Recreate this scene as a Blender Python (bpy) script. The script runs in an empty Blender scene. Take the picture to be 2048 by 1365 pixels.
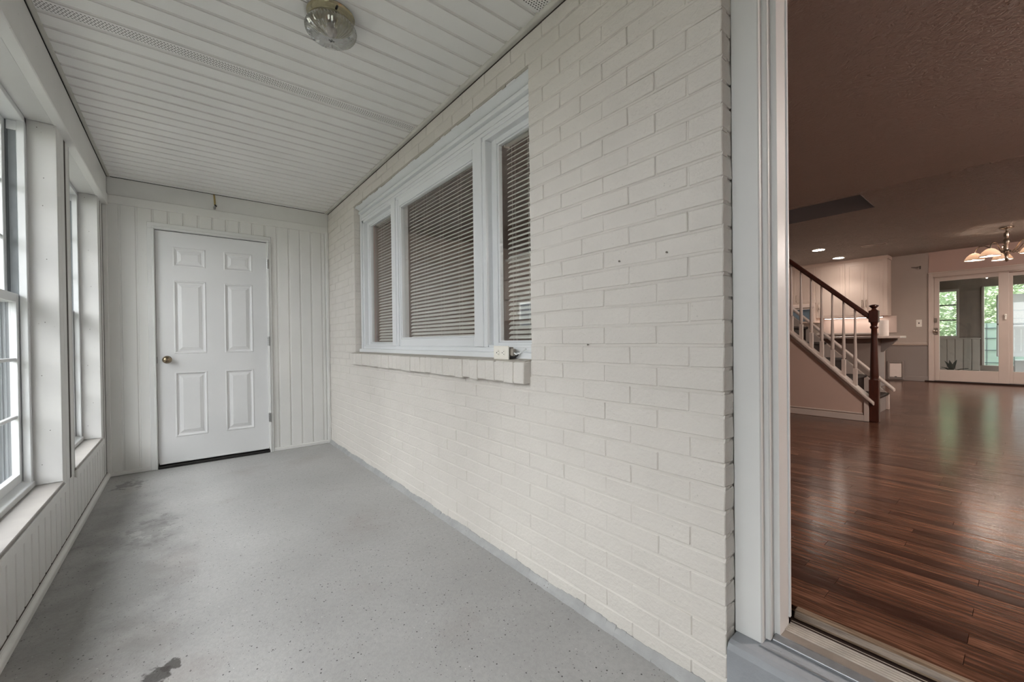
import bpy, bmesh, math, random
import numpy as np
from mathutils import Matrix, Vector
random.seed(7)
scene = bpy.context.scene
C = scene.collection

# ---------------------------------------------------------------- camera
F_PX, W_PX = 820.86, 2048.0
YAW, PIT, ROL, CAM_H = 0.6735, -0.0077, -0.012, 1.06
fw = Vector((math.sin(YAW)*math.cos(PIT), math.cos(YAW)*math.cos(PIT), math.sin(PIT)))
r0 = Vector((math.cos(YAW), -math.sin(YAW), 0)); u0 = r0.cross(fw)
rt = r0*math.cos(ROL) + u0*math.sin(ROL); up = -r0*math.sin(ROL) + u0*math.cos(ROL)
cam_d = bpy.data.cameras.new('camera'); cam = bpy.data.objects.new('camera', cam_d); C.objects.link(cam)
cam_d.sensor_width = 36; cam_d.lens = F_PX/W_PX*36; cam_d.shift_y = 5.0/W_PX
cam_d.clip_start = 0.02; cam_d.clip_end = 200
cam.matrix_world = Matrix(((rt.x, up.x, -fw.x, 0), (rt.y, up.y, -fw.y, 0), (rt.z, up.z, -fw.z, CAM_H), (0, 0, 0, 1)))
scene.camera = cam

# ---------------------------------------------------------------- world, exposure
world = bpy.data.worlds.new('overcast'); scene.world = world; world.use_nodes = True
bg = world.node_tree.nodes['Background']
SKY = 19.5                                        # zenith radiance; overcast law L = Lz (1 + 2 sin e) / 3
bg.inputs[0].default_value = (0.985, 0.985, 1.0, 1)
wt = world.node_tree; tc = wt.nodes.new('ShaderNodeTexCoord'); sx = wt.nodes.new('ShaderNodeSeparateXYZ')
mx = wt.nodes.new('ShaderNodeMath'); mx.operation = 'MAXIMUM'; mx.inputs[1].default_value = 0.0
ma = wt.nodes.new('ShaderNodeMath'); ma.operation = 'MULTIPLY_ADD'; ma.inputs[1].default_value = SKY*2/3; ma.inputs[2].default_value = SKY/3
wt.links.new(tc.outputs['Generated'], sx.inputs[0]); wt.links.new(sx.outputs[2], mx.inputs[0])
wt.links.new(mx.outputs[0], ma.inputs[0]); wt.links.new(ma.outputs[0], bg.inputs[1])
vs = scene.view_settings
vs.view_transform = 'Standard'; vs.look = 'None'; vs.exposure = 0.0; vs.gamma = 1.0; vs.use_curve_mapping = False
cy = scene.cycles
cy.use_denoising = True; cy.max_bounces = 12; cy.diffuse_bounces = 7; cy.glossy_bounces = 5
cy.transmission_bounces = 8; cy.transparent_max_bounces = 24; cy.sample_clamp_indirect = 6.0
cy.caustics_reflective = False; cy.caustics_refractive = False

def portal(name, loc, aim, sx, sy):
    l = bpy.data.lights.new(name, 'AREA'); l.shape = 'RECTANGLE'; l.size = sx; l.size_y = sy
    l.cycles.is_portal = True
    o = bpy.data.objects.new(name, l); C.objects.link(o); o.location = loc
    o.rotation_euler = Vector(aim).to_track_quat('-Z', 'Z').to_euler()
    return o

# ---------------------------------------------------------------- layout constants (metres)
XW, XL, YE, ZC = 1.20, -0.50, 4.60, 2.42          # brick face, left wall, end wall, porch ceiling
YB = -0.95                                        # porch back wall
XI = 1.39                                         # inner face of the brick wall
ZF, ZL, ZK = 0.235, 2.47, 2.53                    # house floor, living ceiling, kitchen/dining ceiling
XBEAM, XFAR = 5.18, 10.35
YH0, YH1 = -3.2, 5.0
DY0, DY1 = -0.50, 0.437                           # front doorway clear opening
LEFT_WINS = [(3.40, 4.36), (2.14, 3.10), (0.88, 1.84), (-0.28, 0.58)]  # last window is unseen, sized for its light on the near wall
LZ0, LZ1 = 0.36, 2.19

# ---------------------------------------------------------------- materials
def lin(h):
    if isinstance(h, str):
        h = h.lstrip('#'); c = [int(h[i:i+2], 16)/255 for i in (0, 2, 4)]
        return tuple(x/12.92 if x <= 0.04045 else ((x+0.055)/1.055)**2.4 for x in c)
    return h
class NT:
    def __init__(s, name):
        s.m = bpy.data.materials.new(name); s.m.use_nodes = True
        s.t = s.m.node_tree; s.t.nodes.clear()
        s.out = s.n('ShaderNodeOutputMaterial')
    def n(s, typ, **kw):
        nd = s.t.nodes.new(typ)
        for k, v in kw.items():
            if k.startswith('i_'):
                nd.inputs[k[2:].replace('_', ' ')].default_value = v
            else: setattr(nd, k, v)
        return nd
    def l(s, a, b): s.t.links.new(a, b)
    def pos(s, scale=(1, 1, 1), loc=(0, 0, 0)):
        g = s.n('ShaderNodeNewGeometry'); mp = s.n('ShaderNodeMapping')
        mp.inputs['Scale'].default_value = scale; mp.inputs['Location'].default_value = loc
        s.l(g.outputs['Position'], mp.inputs['Vector']); return mp.outputs[0]
    def noise(s, vec, scale, detail=3, rough=0.55, dist=0.0):
        nd = s.n('ShaderNodeTexNoise'); nd.inputs['Scale'].default_value = scale
        nd.inputs['Detail'].default_value = detail; nd.inputs['Roughness'].default_value = rough
        nd.inputs['Distortion'].default_value = dist
        s.l(vec, nd.inputs['Vector']); return nd.outputs['Fac']
    def ramp(s, fac, stops):
        r = s.n('ShaderNodeValToRGB'); e = r.color_ramp.elements
        while len(e) < len(stops): e.new(0.5)
        for el, (p, c) in zip(e, stops):
            el.position = p; el.color = (*lin(c), 1) if not isinstance(c, (int, float)) else (c, c, c, 1)
        s.l(fac, r.inputs[0]); return r.outputs[0]
    def mix(s, fac, a, b, mode='MIX'):
        m = s.n('ShaderNodeMix', data_type='RGBA', blend_type=mode)
        for v, i in ((fac, 0), (a, 6), (b, 7)):
            if isinstance(v, (int, float)): m.inputs[i].default_value = v
            elif isinstance(v, (tuple, str)): m.inputs[i].default_value = (*lin(v), 1)
            else: s.l(v, m.inputs[i])
        return m.outputs[2]
    def math(s, op, a, b=None, c=None):
        m = s.n('ShaderNodeMath', operation=op)
        for v, i in ((a, 0), (b, 1), (c, 2)):
            if v is None: continue
            if isinstance(v, (int, float)): m.inputs[i].default_value = v
            else: s.l(v, m.inputs[i])
        return m.outputs[0]
    def bump(s, h, strength=0.2, dist=0.01, normal=None):
        b = s.n('ShaderNodeBump'); b.inputs['Strength'].default_value = strength
        b.inputs['Distance'].default_value = dist; s.l(h, b.inputs['Height'])
        if normal is not None: s.l(normal, b.inputs['Normal'])
        return b.outputs[0]
    def bsdf(s, col, rough=0.5, metal=0.0, normal=None, spec=0.5):
        b = s.n('ShaderNodeBsdfPrincipled')
        for v, k in ((col, 'Base Color'), (rough, 'Roughness'), (metal, 'Metallic')):
            if isinstance(v, (int, float)): b.inputs[k].default_value = v
            elif isinstance(v, (tuple, str)): b.inputs[k].default_value = (*lin(v), 1)
            else: s.l(v, b.inputs[k])
        b.inputs['Specular IOR Level'].default_value = spec
        if normal is not None: s.l(normal, b.inputs['Normal'])
        s.l(b.outputs[0], s.out.inputs[0]); return b

MATS = {}
def paint(name, col, rough=0.5, dirt=0.10, dscale=1.7, bump=0.10, bscale=160, fleck=0.0, dist=0.002, spec=0.4):
    """painted surface: a little mottling, optional dark flecks, fine relief"""
    t = NT(name); p = t.pos()
    a = t.noise(p, dscale, 5, 0.6)
    dark = tuple(c*(1-dirt) for c in lin(col))
    c = t.mix(t.ramp(a, [(0.35, 0.0), (0.7, 1.0)]), dark, lin(col))
    if fleck:
        v = t.n('ShaderNodeTexVoronoi'); v.inputs['Scale'].default_value = 55; t.l(p, v.inputs['Vector'])
        gate = t.ramp(t.noise(p, 9, 2), [(0.58, 0.0), (0.66, 1.0)])
        dot = t.ramp(v.outputs['Distance'], [(0.10, 1.0), (0.16, 0.0)])
        c = t.mix(t.math('MULTIPLY', t.math('MULTIPLY', gate, dot), fleck), c, '#5b5650')
    nrm = t.bump(t.noise(p, bscale, 3), bump, dist) if bump else None
    t.bsdf(c, rough, 0, nrm, spec); MATS[name] = t.m
def plain(name, col, rough=0.5, metal=0.0, spec=0.5):
    t = NT(name); t.bsdf(lin(col), rough, metal, None, spec); MATS[name] = t.m
def metalm(name, col, rough=0.3):
    t = NT(name); p = t.pos(); a = t.noise(p, 60, 3)
    c = t.mix(a, tuple(x*0.65 for x in lin(col)), lin(col))
    t.bsdf(c, rough, 1.0); MATS[name] = t.m
def glass(name, tint=(0.97, 0.985, 0.98), refl=1.0):
    t = NT(name); tr = t.n('ShaderNodeBsdfTransparent'); tr.inputs[0].default_value = (*tint, 1)
    gl = t.n('ShaderNodeBsdfGlossy'); gl.inputs['Roughness'].default_value = 0.01
    fr = t.n('ShaderNodeFresnel')   # thin sheet: the same index seen from either face
    gm = t.n('ShaderNodeNewGeometry'); t.l(t.math('MULTIPLY_ADD', gm.outputs['Backfacing'], 1/1.5-1.5, 1.5), fr.inputs[0])
    mx = t.n('ShaderNodeMixShader'); t.l(t.math('MULTIPLY', fr.outputs[0], refl), mx.inputs[0])
    t.l(tr.outputs[0], mx.inputs[1]); t.l(gl.outputs[0], mx.inputs[2]); t.l(mx.outputs[0], t.out.inputs[0])
    MATS[name] = t.m
def emit(name, col, strength):
    t = NT(name); e = t.n('ShaderNodeEmission'); e.inputs[0].default_value = (*lin(col), 1)
    e.inputs[1].default_value = strength; t.l(e.outputs[0], t.out.inputs[0]); MATS[name] = t.m

paint('vinyl', '#e4e3e1', 0.42, 0.05, 1.3, 0.05, 220)
paint('vinyl_wall', '#e2e1df', 0.42, 0.06, 1.3, 0.05, 220, fleck=0.25)
paint('trim_white', '#dcdcdb', 0.38, 0.06, 2.0, 0.05, 90)
paint('jamb_white', '#d0cfce', 0.45, 0.07, 2.2, 0.05, 120, fleck=0.35)
paint('door_white', '#dfdfe0', 0.40, 0.05, 1.6, 0.04, 130)
paint('window_white', '#e2e4e6', 0.35, 0.04, 3, 0.03, 90)
paint('beam_white', '#dedddb', 0.5, 0.08, 2.4, 0.06, 120, fleck=0.3)
paint('channel', '#c9c7c0', 0.5, 0.2, 6, 0.1, 60)
paint('sill_board', '#9a9591', 0.5, 0.15, 6, 0.05, 120, fleck=0.3)
plain('dark_gap', '#1d1a18', 0.9)
plain('soffit_dark', '#2c2a28', 0.9)
plain('screw_grey', '#7a736b', 0.6); plain('slit_brown', '#4a433e', 0.9)
paint('outer_toned_grey', '#7c8186', 0.6, 0.15, 12, 0.03, 90, spec=0.2); paint('alu_grey', '#8b9094', 0.4, 0.15, 9, 0.03, 90)
paint('brick_paint', '#d6d1cb', 0.48, 0.06, 3.5, 0.5, 70, fleck=0.2, dist=0.006)
paint('mortar_paint', '#d3cec8', 0.5, 0.08, 5, 0.4, 70, dist=0.004)
paint('sill_top', '#b9b3aa', 0.6, 0.15, 8, 0.4, 90, dist=0.004)
paint('grey_paint', '#9a9da2', 0.55, 0.18, 5, 0.4, 60, fleck=0.6, dist=0.004)
paint('cove_paint', '#a8a8a8', 0.55, 0.2, 9, 0.5, 60, fleck=0.8, dist=0.004)
glass('pane_glass'); glass('jar_glass', (0.72, 0.72, 0.71), 4.0)
metalm('brass', '#c9c0a2', 0.22); metalm('knob_bronze', '#9a8a74', 0.25); metalm('steel', '#b9b9b8', 0.3)
metalm('aluminium', '#b9bcc0', 0.5); metalm('nickel', '#b3a698', 0.25)
paint('ridged_sill', '#8d8279', 0.45, 0.25, 14, 0.2, 60)
paint('ridge_paint', '#b9ada2', 0.4, 0.3, 20, 0.1, 60)
plain('black', '#141211', 0.6); plain('white_plastic', '#ece8df', 0.35); plain('cord_yellow', '#b09a63', 0.5)
paint('outlet_box', '#b5ada3', 0.5, 0.3, 40, 0.1, 60)
paint('blind_white', '#e6e2dc', 0.42, 0.03, 6, 0.0)
# house colours
paint('pink_wall', '#b79d92', 0.6, 0.05, 2, 0.1, 150)
paint('grey_wall', '#a99e95', 0.6, 0.05, 2, 0.1, 150)
paint('low_wall', '#8a817c', 0.6, 0.05, 2, 0.1, 150)
paint('stair_panel', '#bfa597', 0.55, 0.05, 2, 0.06, 120)
paint('house_trim', '#c4b6ac', 0.42, 0.06, 3, 0.04, 90)
paint('cabinet_paint', '#d3c1b5', 0.4, 0.04, 3, 0.03, 90)
paint('counter_top', '#b7aaa2', 0.3, 0.1, 20, 0.03, 60)
paint('backsplash', '#d2c0b6', 0.3, 0.05, 5, 0.03, 60)
paint('well_grey', '#8d8a8b', 0.6, 0.05, 3, 0.1, 100)
plain('micro_glass', '#5d6a74', 0.15); plain('tread_dark', '#21140f', 0.6, spec=0.2)
paint('paper', '#e9dfd8', 0.8, 0.03, 20, 0.1, 200)
paint('sunroom_dark', '#80736a', 0.7, 0.15, 6, 0.2, 40)
paint('sunroom_panel', '#a39a93', 0.6, 0.08, 3, 0.1, 80)
paint('teal_panel', '#b9d6cd', 0.4, 0.05, 3, 0.0)
paint('pale_panel', '#dfe5e8', 0.4, 0.03, 3, 0.0)
plain('leaf_dark', '#1b241d', 0.5); paint('leaf_core', '#6f8560', 0.8, 0.5, 9, 0.3, 30)
emit('fill_strip', '#fff0e4', 14.0); emit('fill_up', '#fff4ea', 45.0); emit('lamp_warm', '#fff1e4', 55.0); emit('fill_dome', '#fff3ea', 430.0); emit('bulb_white', '#ffeede', 170.0)
paint('ground', '#a9a89a', 0.9, 0.3, 4, 0.3, 30); paint('fence_grey', '#3e4144', 0.9, 0.15, 3, 0.1, 60, spec=0.1); paint('fence_white', '#dfe1e2', 0.5, 0.05, 3, 0.05, 60)
paint('house_brick', '#6b625d', 0.8, 0.3, 12, 0.3, 40); paint('shingle', '#6b6663', 0.9, 0.3, 12, 0.3, 40)

# textured house ceiling (stippled plaster)
def plaster(name, col, strength, sc=38, dist=0.012):
    t = NT(name); p = t.pos((1, 0.6, 1))
    h = t.noise(p, sc, 4, 0.6, 1.2)
    h2 = t.ramp(h, [(0.38, 0.0), (0.62, 1.0)])
    n = t.bump(h2, strength, dist)
    c = t.mix(t.noise(t.pos(), 3, 3), tuple(x*0.9 for x in lin(col)), lin(col))
    t.bsdf(c, 0.62, 0, n, 0.3); MATS[name] = t.m
plaster('plaster_living', '#b0a69f', 0.5); plaster('plaster_dining', '#cdc3bb', 1.0, 24, 0.04)

# porch floor: worn grey floor paint on concrete, pitted, with stains
def floor_mat():
    t = NT('porch_paint'); p = t.pos()
    big = t.noise(p, 1.1, 5, 0.6)
    c = t.mix(t.ramp(big, [(0.3, 0.0), (0.7, 1.0)]), '#9a9998', '#b2b1b0')
    fine = t.noise(p, 55, 3, 0.7)
    c = t.mix(t.math('MULTIPLY', t.ramp(fine, [(0.42, 0.0), (0.62, 1.0)]), 0.22), c, '#838281')
    # reddish wear
    w = t.ramp(t.noise(t.pos((1, 1, 1), (3, 1, 0)), 1.9, 4, 0.6), [(0.56, 0.0), (0.72, 1.0)])
    c = t.mix(t.math('MULTIPLY', w, 0.35), c, '#8d837e')
    # dark pits and pale chips
    for sc, off, colr, lo in ((46, 0.0, '#34322f', 0.50), (80, 5.0, '#3c3a37', 0.47), (60, 9.0, '#c8c8c6', 0.80)):
        v = t.n('ShaderNodeTexVoronoi'); v.inputs['Scale'].default_value = sc
        t.l(t.pos((1, 1, 1), (off, off, 0)), v.inputs['Vector'])
        gate = t.ramp(v.outputs['Color'], [(lo, 0.0), (lo+0.05, 1.0)])
        dot = t.ramp(v.outputs['Distance'], [(0.08, 1.0), (0.16, 0.0)])
        c = t.mix(t.math('MULTIPLY', gate, dot), c, colr)
    # ragged damp and dirt stains; broad ones also paint in the left side's shade
    for (sx, sy, r, ky) in ((-0.048, 1.762, 0.028, 0.8), (-0.085, 1.735, 0.040, 0.9), (-0.35, 4.24, 0.14, 0.6), (-0.16, 3.12, 0.16, 0.5), (-0.24, 2.45, 0.30, 0.35), (-0.30, 3.45, 0.25, 0.4)):
        d = t.n('ShaderNodeVectorMath', operation='LENGTH'); mp = t.pos((1/r, ky/r, 0), (-sx/r, -sy*ky/r, 0))
        t.l(mp, d.inputs[0])
        e = t.math('ADD', d.outputs['Value'], t.math('MULTIPLY', t.math('SUBTRACT', t.noise(p, 40 if r < 0.1 else (16 if r < 0.2 else 6), 4), 0.5), 2.0 if r < 0.1 else (3.0 if r < 0.2 else 2.0)))
        k = 0.85 if r < 0.1 else (0.5 if r < 0.15 else 0.3)
        c = t.mix(t.math('MULTIPLY', t.ramp(e, [(0.75 if r < 0.1 else 0.30, 1.0), (1.0 if r < 0.1 else (0.55 if r < 0.2 else 1.0), 0.0)]), k), c, '#3e3a38')
    n = t.bump(t.noise(p, 120, 4, 0.7), 0.35, 0.004)
    t.bsdf(c, t.ramp(big, [(0.3, 0.42), (0.7, 0.58)]), 0, n, 0.45); MATS['porch_paint'] = t.m
floor_mat()

# strip oak, dark stain; random per plank through object info or a face attribute
def wood_floor(name, attr):
    t = NT(name)
    if attr:
        rnd = t.n('ShaderNodeAttribute', attribute_name='rnd').outputs['Fac']
    else:
        rnd = t.n('ShaderNodeObjectInfo').outputs['Random']
    comb = t.n('ShaderNodeCombineXYZ'); t.l(t.math('MULTIPLY', rnd, 37.0), comb.inputs[1]); t.l(t.math('MULTIPLY', rnd, 11.0), comb.inputs[2])
    g = t.n('ShaderNodeNewGeometry'); ad = t.n('ShaderNodeVectorMath', operation='ADD')
    t.l(g.outputs['Position'], ad.inputs[0]); t.l(comb.outputs[0], ad.inputs[1])
    mp = t.n('ShaderNodeMapping'); mp.inputs['Scale'].default_value = (1, 0.06, 1); t.l(ad.outputs[0], mp.inputs['Vector'])
    grain = t.noise(mp.outputs[0], 95, 4, 0.65, 0.6)
    mp2 = t.n('ShaderNodeMapping'); mp2.inputs['Scale'].default_value = (1, 0.10, 1); t.l(ad.outputs[0], mp2.inputs['Vector'])
    fig = t.noise(mp2.outputs[0], 30, 2, 0.5, 1.6)
    base = t.ramp(rnd, [(0.0, '#50342a'), (0.35, '#6e4a39'), (0.7, '#835a45'), (1.0, '#624234')])
    c = t.mix(t.ramp(grain, [(0.42, 0.6), (0.62, 0.0)]), base, '#22120c')
    c = t.mix(t.math('MULTIPLY', t.ramp(fig, [(0.46, 1.0), (0.53, 0.0)]), 0.35), c, '#26150e')
    wav = t.n('ShaderNodeMapping'); wav.inputs['Scale'].default_value = (1, 0.35, 1); t.l(g.outputs['Position'], wav.inputs['Vector'])
    h = t.math('ADD', t.math('MULTIPLY', grain, 0.10), t.noise(wav.outputs[0], 26, 2))
    n = t.bump(h, 0.16, 0.006)
    t.bsdf(c, t.ramp(grain, [(0.3, 0.16), (0.7, 0.25)]), 0, n, 0.5); MATS[name] = t.m
wood_floor('oak_plank', False); wood_floor('oak_far', True)
def dark_wood(name, a, b, rough=0.3):
    t = NT(name); p = t.pos((1, 1, 0.15)); g = t.noise(p, 70, 4, 0.6, 0.5)
    t.bsdf(t.mix(g, lin(a), lin(b)), rough, 0, t.bump(g, 0.05, 0.002)); MATS[name] = t.m
t = NT('oak_threshold'); g_ = t.noise(t.pos((1, 0.05, 1)), 140, 5, 0.7, 0.4)
t.bsdf(t.mix(t.ramp(g_, [(0.35, 0.0), (0.65, 1.0)]), '#54402f', '#94806d'), 0.42, 0, t.bump(g_, 0.2, 0.003)); MATS['oak_threshold'] = t.m
dark_wood('mahogany', '#2a120c', '#4f2619')
def foliage(name, a, b):
    t = NT(name); r = t.n('ShaderNodeAttribute', attribute_name='rnd').outputs['Fac']
    t.bsdf(t.mix(r, lin(a), lin(b)), 0.6); MATS[name] = t.m
foliage('hedge_leaf', '#5e6f55', '#b3bf9f'); foliage('tree_leaf', '#3f5a2c', '#7f9c58')

# ---------------------------------------------------------------- mesh helpers
class G:
    def __init__(s): s.v = []; s.f = []
    def add(s, vs, fs):
        o = len(s.v); s.v += [tuple(map(float, v)) for v in vs]; s.f += [tuple(i+o for i in f) for f in fs]; return s
    def box(s, x0, x1, y0, y1, z0, z1):
        if x0 > x1: x0, x1 = x1, x0
        if y0 > y1: y0, y1 = y1, y0
        if z0 > z1: z0, z1 = z1, z0
        return s.add([(x0,y0,z0),(x1,y0,z0),(x1,y1,z0),(x0,y1,z0),(x0,y0,z1),(x1,y0,z1),(x1,y1,z1),(x0,y1,z1)],
                     [(0,3,2,1),(4,5,6,7),(0,1,5,4),(1,2,6,5),(2,3,7,6),(3,0,4,7)])
    def prism(s, poly, axis, a0, a1):
        """poly: 2D outline (any winding) in the two other axes, extruded along axis from a0 to a1"""
        def P(p, a):
            return {'x': (a, p[0], p[1]), 'y': (p[0], a, p[1]), 'z': (p[0], p[1], a)}[axis]
        n = len(poly)
        return s.add([P(p, a0) for p in poly] + [P(p, a1) for p in poly],
                     [tuple(range(n))[::-1], tuple(range(n, 2*n))] + [(i, (i+1) % n, (i+1) % n+n, i+n) for i in range(n)])
    def lathe(s, prof, c, seg=20, axis='z', caps=True):
        """prof: [(radius, height)...]"""
        vs = []
        for r, h in prof:
            for k in range(seg):
                a = 2*math.pi*k/seg; p, q = r*math.cos(a), r*math.sin(a)
                d = {'z': (p, q, h), 'x': (h, p, q), 'y': (p, h, q)}[axis]
                vs.append((c[0]+d[0], c[1]+d[1], c[2]+d[2]))
        fs = []
        for j in range(len(prof)-1):
            for k in range(seg):
                a, b = j*seg+k, j*seg+(k+1) % seg
                fs.append((a, b, b+seg, a+seg))
        if caps:
            fs.append(tuple(range(seg))[::-1]); n = (len(prof)-1)*seg; fs.append(tuple(range(n, n+seg)))
        return s.add(vs, fs)
    def tube(s, path, r, seg=8):
        path = [Vector(p) for p in path]; vs = []; n = len(path)
        prev = None
        for i, p in enumerate(path):
            t = (path[min(i+1, n-1)] - path[max(i-1, 0)]).normalized()
            ref = prev if prev is not None else (Vector((0, 0, 1)) if abs(t.z) < 0.9 else Vector((1, 0, 0)))
            a = (ref - t*ref.dot(t)).normalized(); b = t.cross(a); prev = a
            rr = r[i] if isinstance(r, (list, tuple)) else r
            for k in range(seg):
                w = 2*math.pi*k/seg; vs.append(tuple(p + a*rr*math.cos(w) + b*rr*math.sin(w)))
        fs = [(j*seg+k, j*seg+(k+1) % seg, (j+1)*seg+(k+1) % seg, (j+1)*seg+k) for j in range(n-1) for k in range(seg)]
        fs += [tuple(range(seg))[::-1], tuple(range((n-1)*seg, n*seg))]
        return s.add(vs, fs)
    def rings(s, rect, steps, axis, base, sign):
        """concentric rectangles (inset, height); rect in the two other axes, fills the centre: a moulded panel"""
        a0, a1, b0, b1 = rect; vs = []; fs = []
        def P(a, b, h):
            k = base + sign*h
            return (k, a, b) if axis == 'x' else (a, k, b)
        for ins, h in steps:
            vs += [P(a0+ins, b0+ins, h), P(a1-ins, b0+ins, h), P(a1-ins, b1-ins, h), P(a0+ins, b1-ins, h)]
        for j in range(len(steps)-1):
            for k in range(4): fs.append((j*4+k, j*4+(k+1) % 4, (j+1)*4+(k+1) % 4, (j+1)*4+k))
        n = (len(steps)-1)*4; fs.append((n, n+1, n+2, n+3))
        return s.add(vs, fs)
    def mesh(s, name, bevel=0.0, off=(0, 0, 0), smooth=False, seg=1):
        me = bpy.data.meshes.new(name)
        me.from_pydata([(v[0]-off[0], v[1]-off[1], v[2]-off[2]) for v in s.v], [], s.f)
        bm = bmesh.new(); bm.from_mesh(me)
        bmesh.ops.recalc_face_normals(bm, faces=bm.faces)
        if bevel:
            es = [e for e in bm.edges if len(e.link_faces) == 2 and e.calc_face_angle(0) > 0.6]
            bmesh.ops.bevel(bm, geom=es, offset=bevel, segments=seg, affect='EDGES', profile=0.5)
        if smooth:
            for f in bm.faces: f.smooth = True
            for e in bm.edges:
                if len(e.link_faces) == 2 and e.calc_face_angle(0) > 0.75: e.smooth = False
        bm.to_mesh(me); bm.free(); me.update()
        return me

def origin(o):
    v = Vector((0, 0, 0))
    while o is not None: v = v + o.location; o = o.parent
    return v
def tag(o, label=None, cat=None, group=None, kind=None):
    if label: o['label'] = label
    if cat: o['category'] = cat
    if group: o['group'] = group
    if kind: o['kind'] = kind
    return o
def put(name, me, mat, parent=None, loc=(0, 0, 0)):
    o = bpy.data.objects.new(name, me); C.objects.link(o); o.parent = parent; o.location = loc
    if mat and not me.materials: me.materials.append(MATS[mat])
    return o
def part(name, g, mat, parent, bevel=0.0, smooth=False, label=None, seg=1, kind=None):
    """a child mesh built from world coordinates"""
    o = put(name, g.mesh(name, bevel, origin(parent), smooth, seg), mat, parent)
    return tag(o, label, kind=kind)
def solo(name, g, mat, base, label, cat, bevel=0.0, smooth=False, group=None, kind=None):
    o = put(name, g.mesh(name, bevel, base, smooth), mat, None, base)
    return tag(o, label, cat, group, kind)
def thing(name, base, label, cat, group=None, kind=None):
    o = bpy.data.objects.new(name, None); C.objects.link(o); o.location = base; o.empty_display_size = 0.1
    return tag(o, label, cat, group, kind)
def struct(name, g, mat, label, cat, bevel=0.0):
    o = put(name, g.mesh(name, bevel), mat)
    return tag(o, label, cat, kind='structure')
def B(*a): return G().box(*a)

# ================================================================ PORCH SHELL
# --- floor
pf = struct('floor_porch', B(-0.62, 1.30, YB-0.1, YE+0.1, -0.12, 0.0), 'porch_paint',
            'worn grey painted concrete porch floor with dark pits and stains', 'floor')
# --- end wall (with the six-panel door)
DX0, DX1, DZ1 = -0.184, 0.635, 2.035
we = G()
we.box(XL-0.12, DX0-0.02, YE+0.008, YE+0.14, 0, ZC+0.1).box(DX1+0.02, 1.4, YE+0.008, YE+0.14, 0, ZC+0.1)
we.box(DX0-0.02, DX1+0.02, YE+0.008, YE+0.14, DZ1+0.02, ZC+0.1)
wall_back = struct('wall_back', we, 'vinyl_wall', 'end wall of the porch clad in white vertical grooved panels', 'wall')
def groove_prof(w, gdep=0.009, gw=0.020, lip=0.004):
    """profile across a panel strip: flat face then a stepped groove; (across, height above face)"""
    return [(0, 0), (w-gw, 0), (w-gw+0.006, gdep), (w-0.005, gdep), (w-0.002, lip), (w, lip), (w, gdep+0.006), (0, gdep+0.006)]
gx = [-0.500] + [-0.391 + 0.1025*i for i in range(16)] + [1.20]
for i in range(len(gx)-1):
    a, b = gx[i], gx[i+1]; z0, z1 = 0.03, 2.215
    if a > DX0-0.02 and b < DX1+0.02: z0 = 2.07
    if b > 1.19: b = 1.18
    g = G().prism([(a+p, YE+0.0005+h*0.9) for p, h in [(q, r) for q, r in groove_prof(b-a)]], 'z', z0, z1)
    part('panel', g, 'vinyl_wall', wall_back)
part('header_board', B(XL+0.03, XW, YE-0.004, YE+0.01, 2.27, ZC-0.004), 'beam_white', wall_back, 0.002)
part('channel_strip', B(XL+0.01, XW-0.002, YE-0.014, YE+0.008, 2.203, 2.272), 'vinyl_wall', wall_back, 0.003)
part('channel_strip', B(XL+0.005, DX0-0.048, YE-0.012, YE+0.008, 0.0, 0.032), 'vinyl_wall', wall_back, 0.003)
part('channel_strip', B(DX1+0.036, XW-0.01, YE-0.012, YE+0.008, 0.0, 0.032), 'vinyl_wall', wall_back, 0.003)
part('channel_strip', B(XL, XL+0.028, YE-0.014, YE+0.008, 0.0, 2.21), 'vinyl_wall', wall_back, 0.003)
part('channel_strip', B(XW-0.026, XW, YE-0.014, YE+0.008, 0.0, 2.21), 'vinyl_wall', wall_back, 0.003)
part('shadow_gap', B(XL+0.03, XW, YE-0.003, YE+0.01, ZC-0.006, ZC), 'dark_gap', wall_back)

# --- door in the end wall
d1 = thing('door_1', (0.225, YE, 0), 'white six-panel door with bronze knob in the end wall of the porch', 'door', kind='structure')
YD = YE+0.012                       # face of the slab
cols = [(DX0, -0.069), (0.159, 0.292), (0.516, DX1)]
rows = [(0.045, 0.254), (0.818, 0.978), (1.618, 1.738), (1.906, DZ1)]
g = G().box(DX0+0.001, DX1-0.001, YD+0.0135, YD+0.045, 0.046, DZ1-0.001)
for a, b in cols: g.box(a, b, YD, YD+0.013, 0.045, DZ1)
for a, b in rows: g.box(cols[0][1], cols[1][0], YD, YD+0.013, a, b).box(cols[1][1], cols[2][0], YD, YD+0.013, a, b)
slab = part('door_slab', g, 'door_white', d1)
for ca, cb in ((0, 1), (1, 2)):
    for ra in range(3):
        rect = (cols[ca][1], cols[cb][0], rows[ra][1], rows[ra+1][0])
        st = [(0, 0), (0.006, 0.004), (0.012, 0.002), (0.020, -0.008), (0.030, -0.009), (0.036, -0.006), (0.052, -0.001), (0.055, 0.001)]
        part('door_panel', G().rings(rect, st, 'y', YD, -1), 'door_white', slab)
fr = G()
for s_, a, b in ((0, DX0-0.05, DX0-0.005), (1, DX1+0.005, DX1+0.036)):
    fr.box(a, b, YE-0.018, YE+0.06, 0, DZ1+0.006)
fr.box(DX0-0.05, DX1+0.036, YE-0.018, YE+0.06, DZ1+0.006, 2.092)
fr2 = G().box(DX0-0.02, DX0-0.0052, YE-0.024, YE, 0, DZ1+0.0065).box(DX1+0.0052, DX1+0.018, YE-0.024, YE, 0, DZ1+0.0065).box(DX0-0.02, DX1+0.018, YE-0.024, YE, DZ1+0.0065, 2.06)
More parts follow.
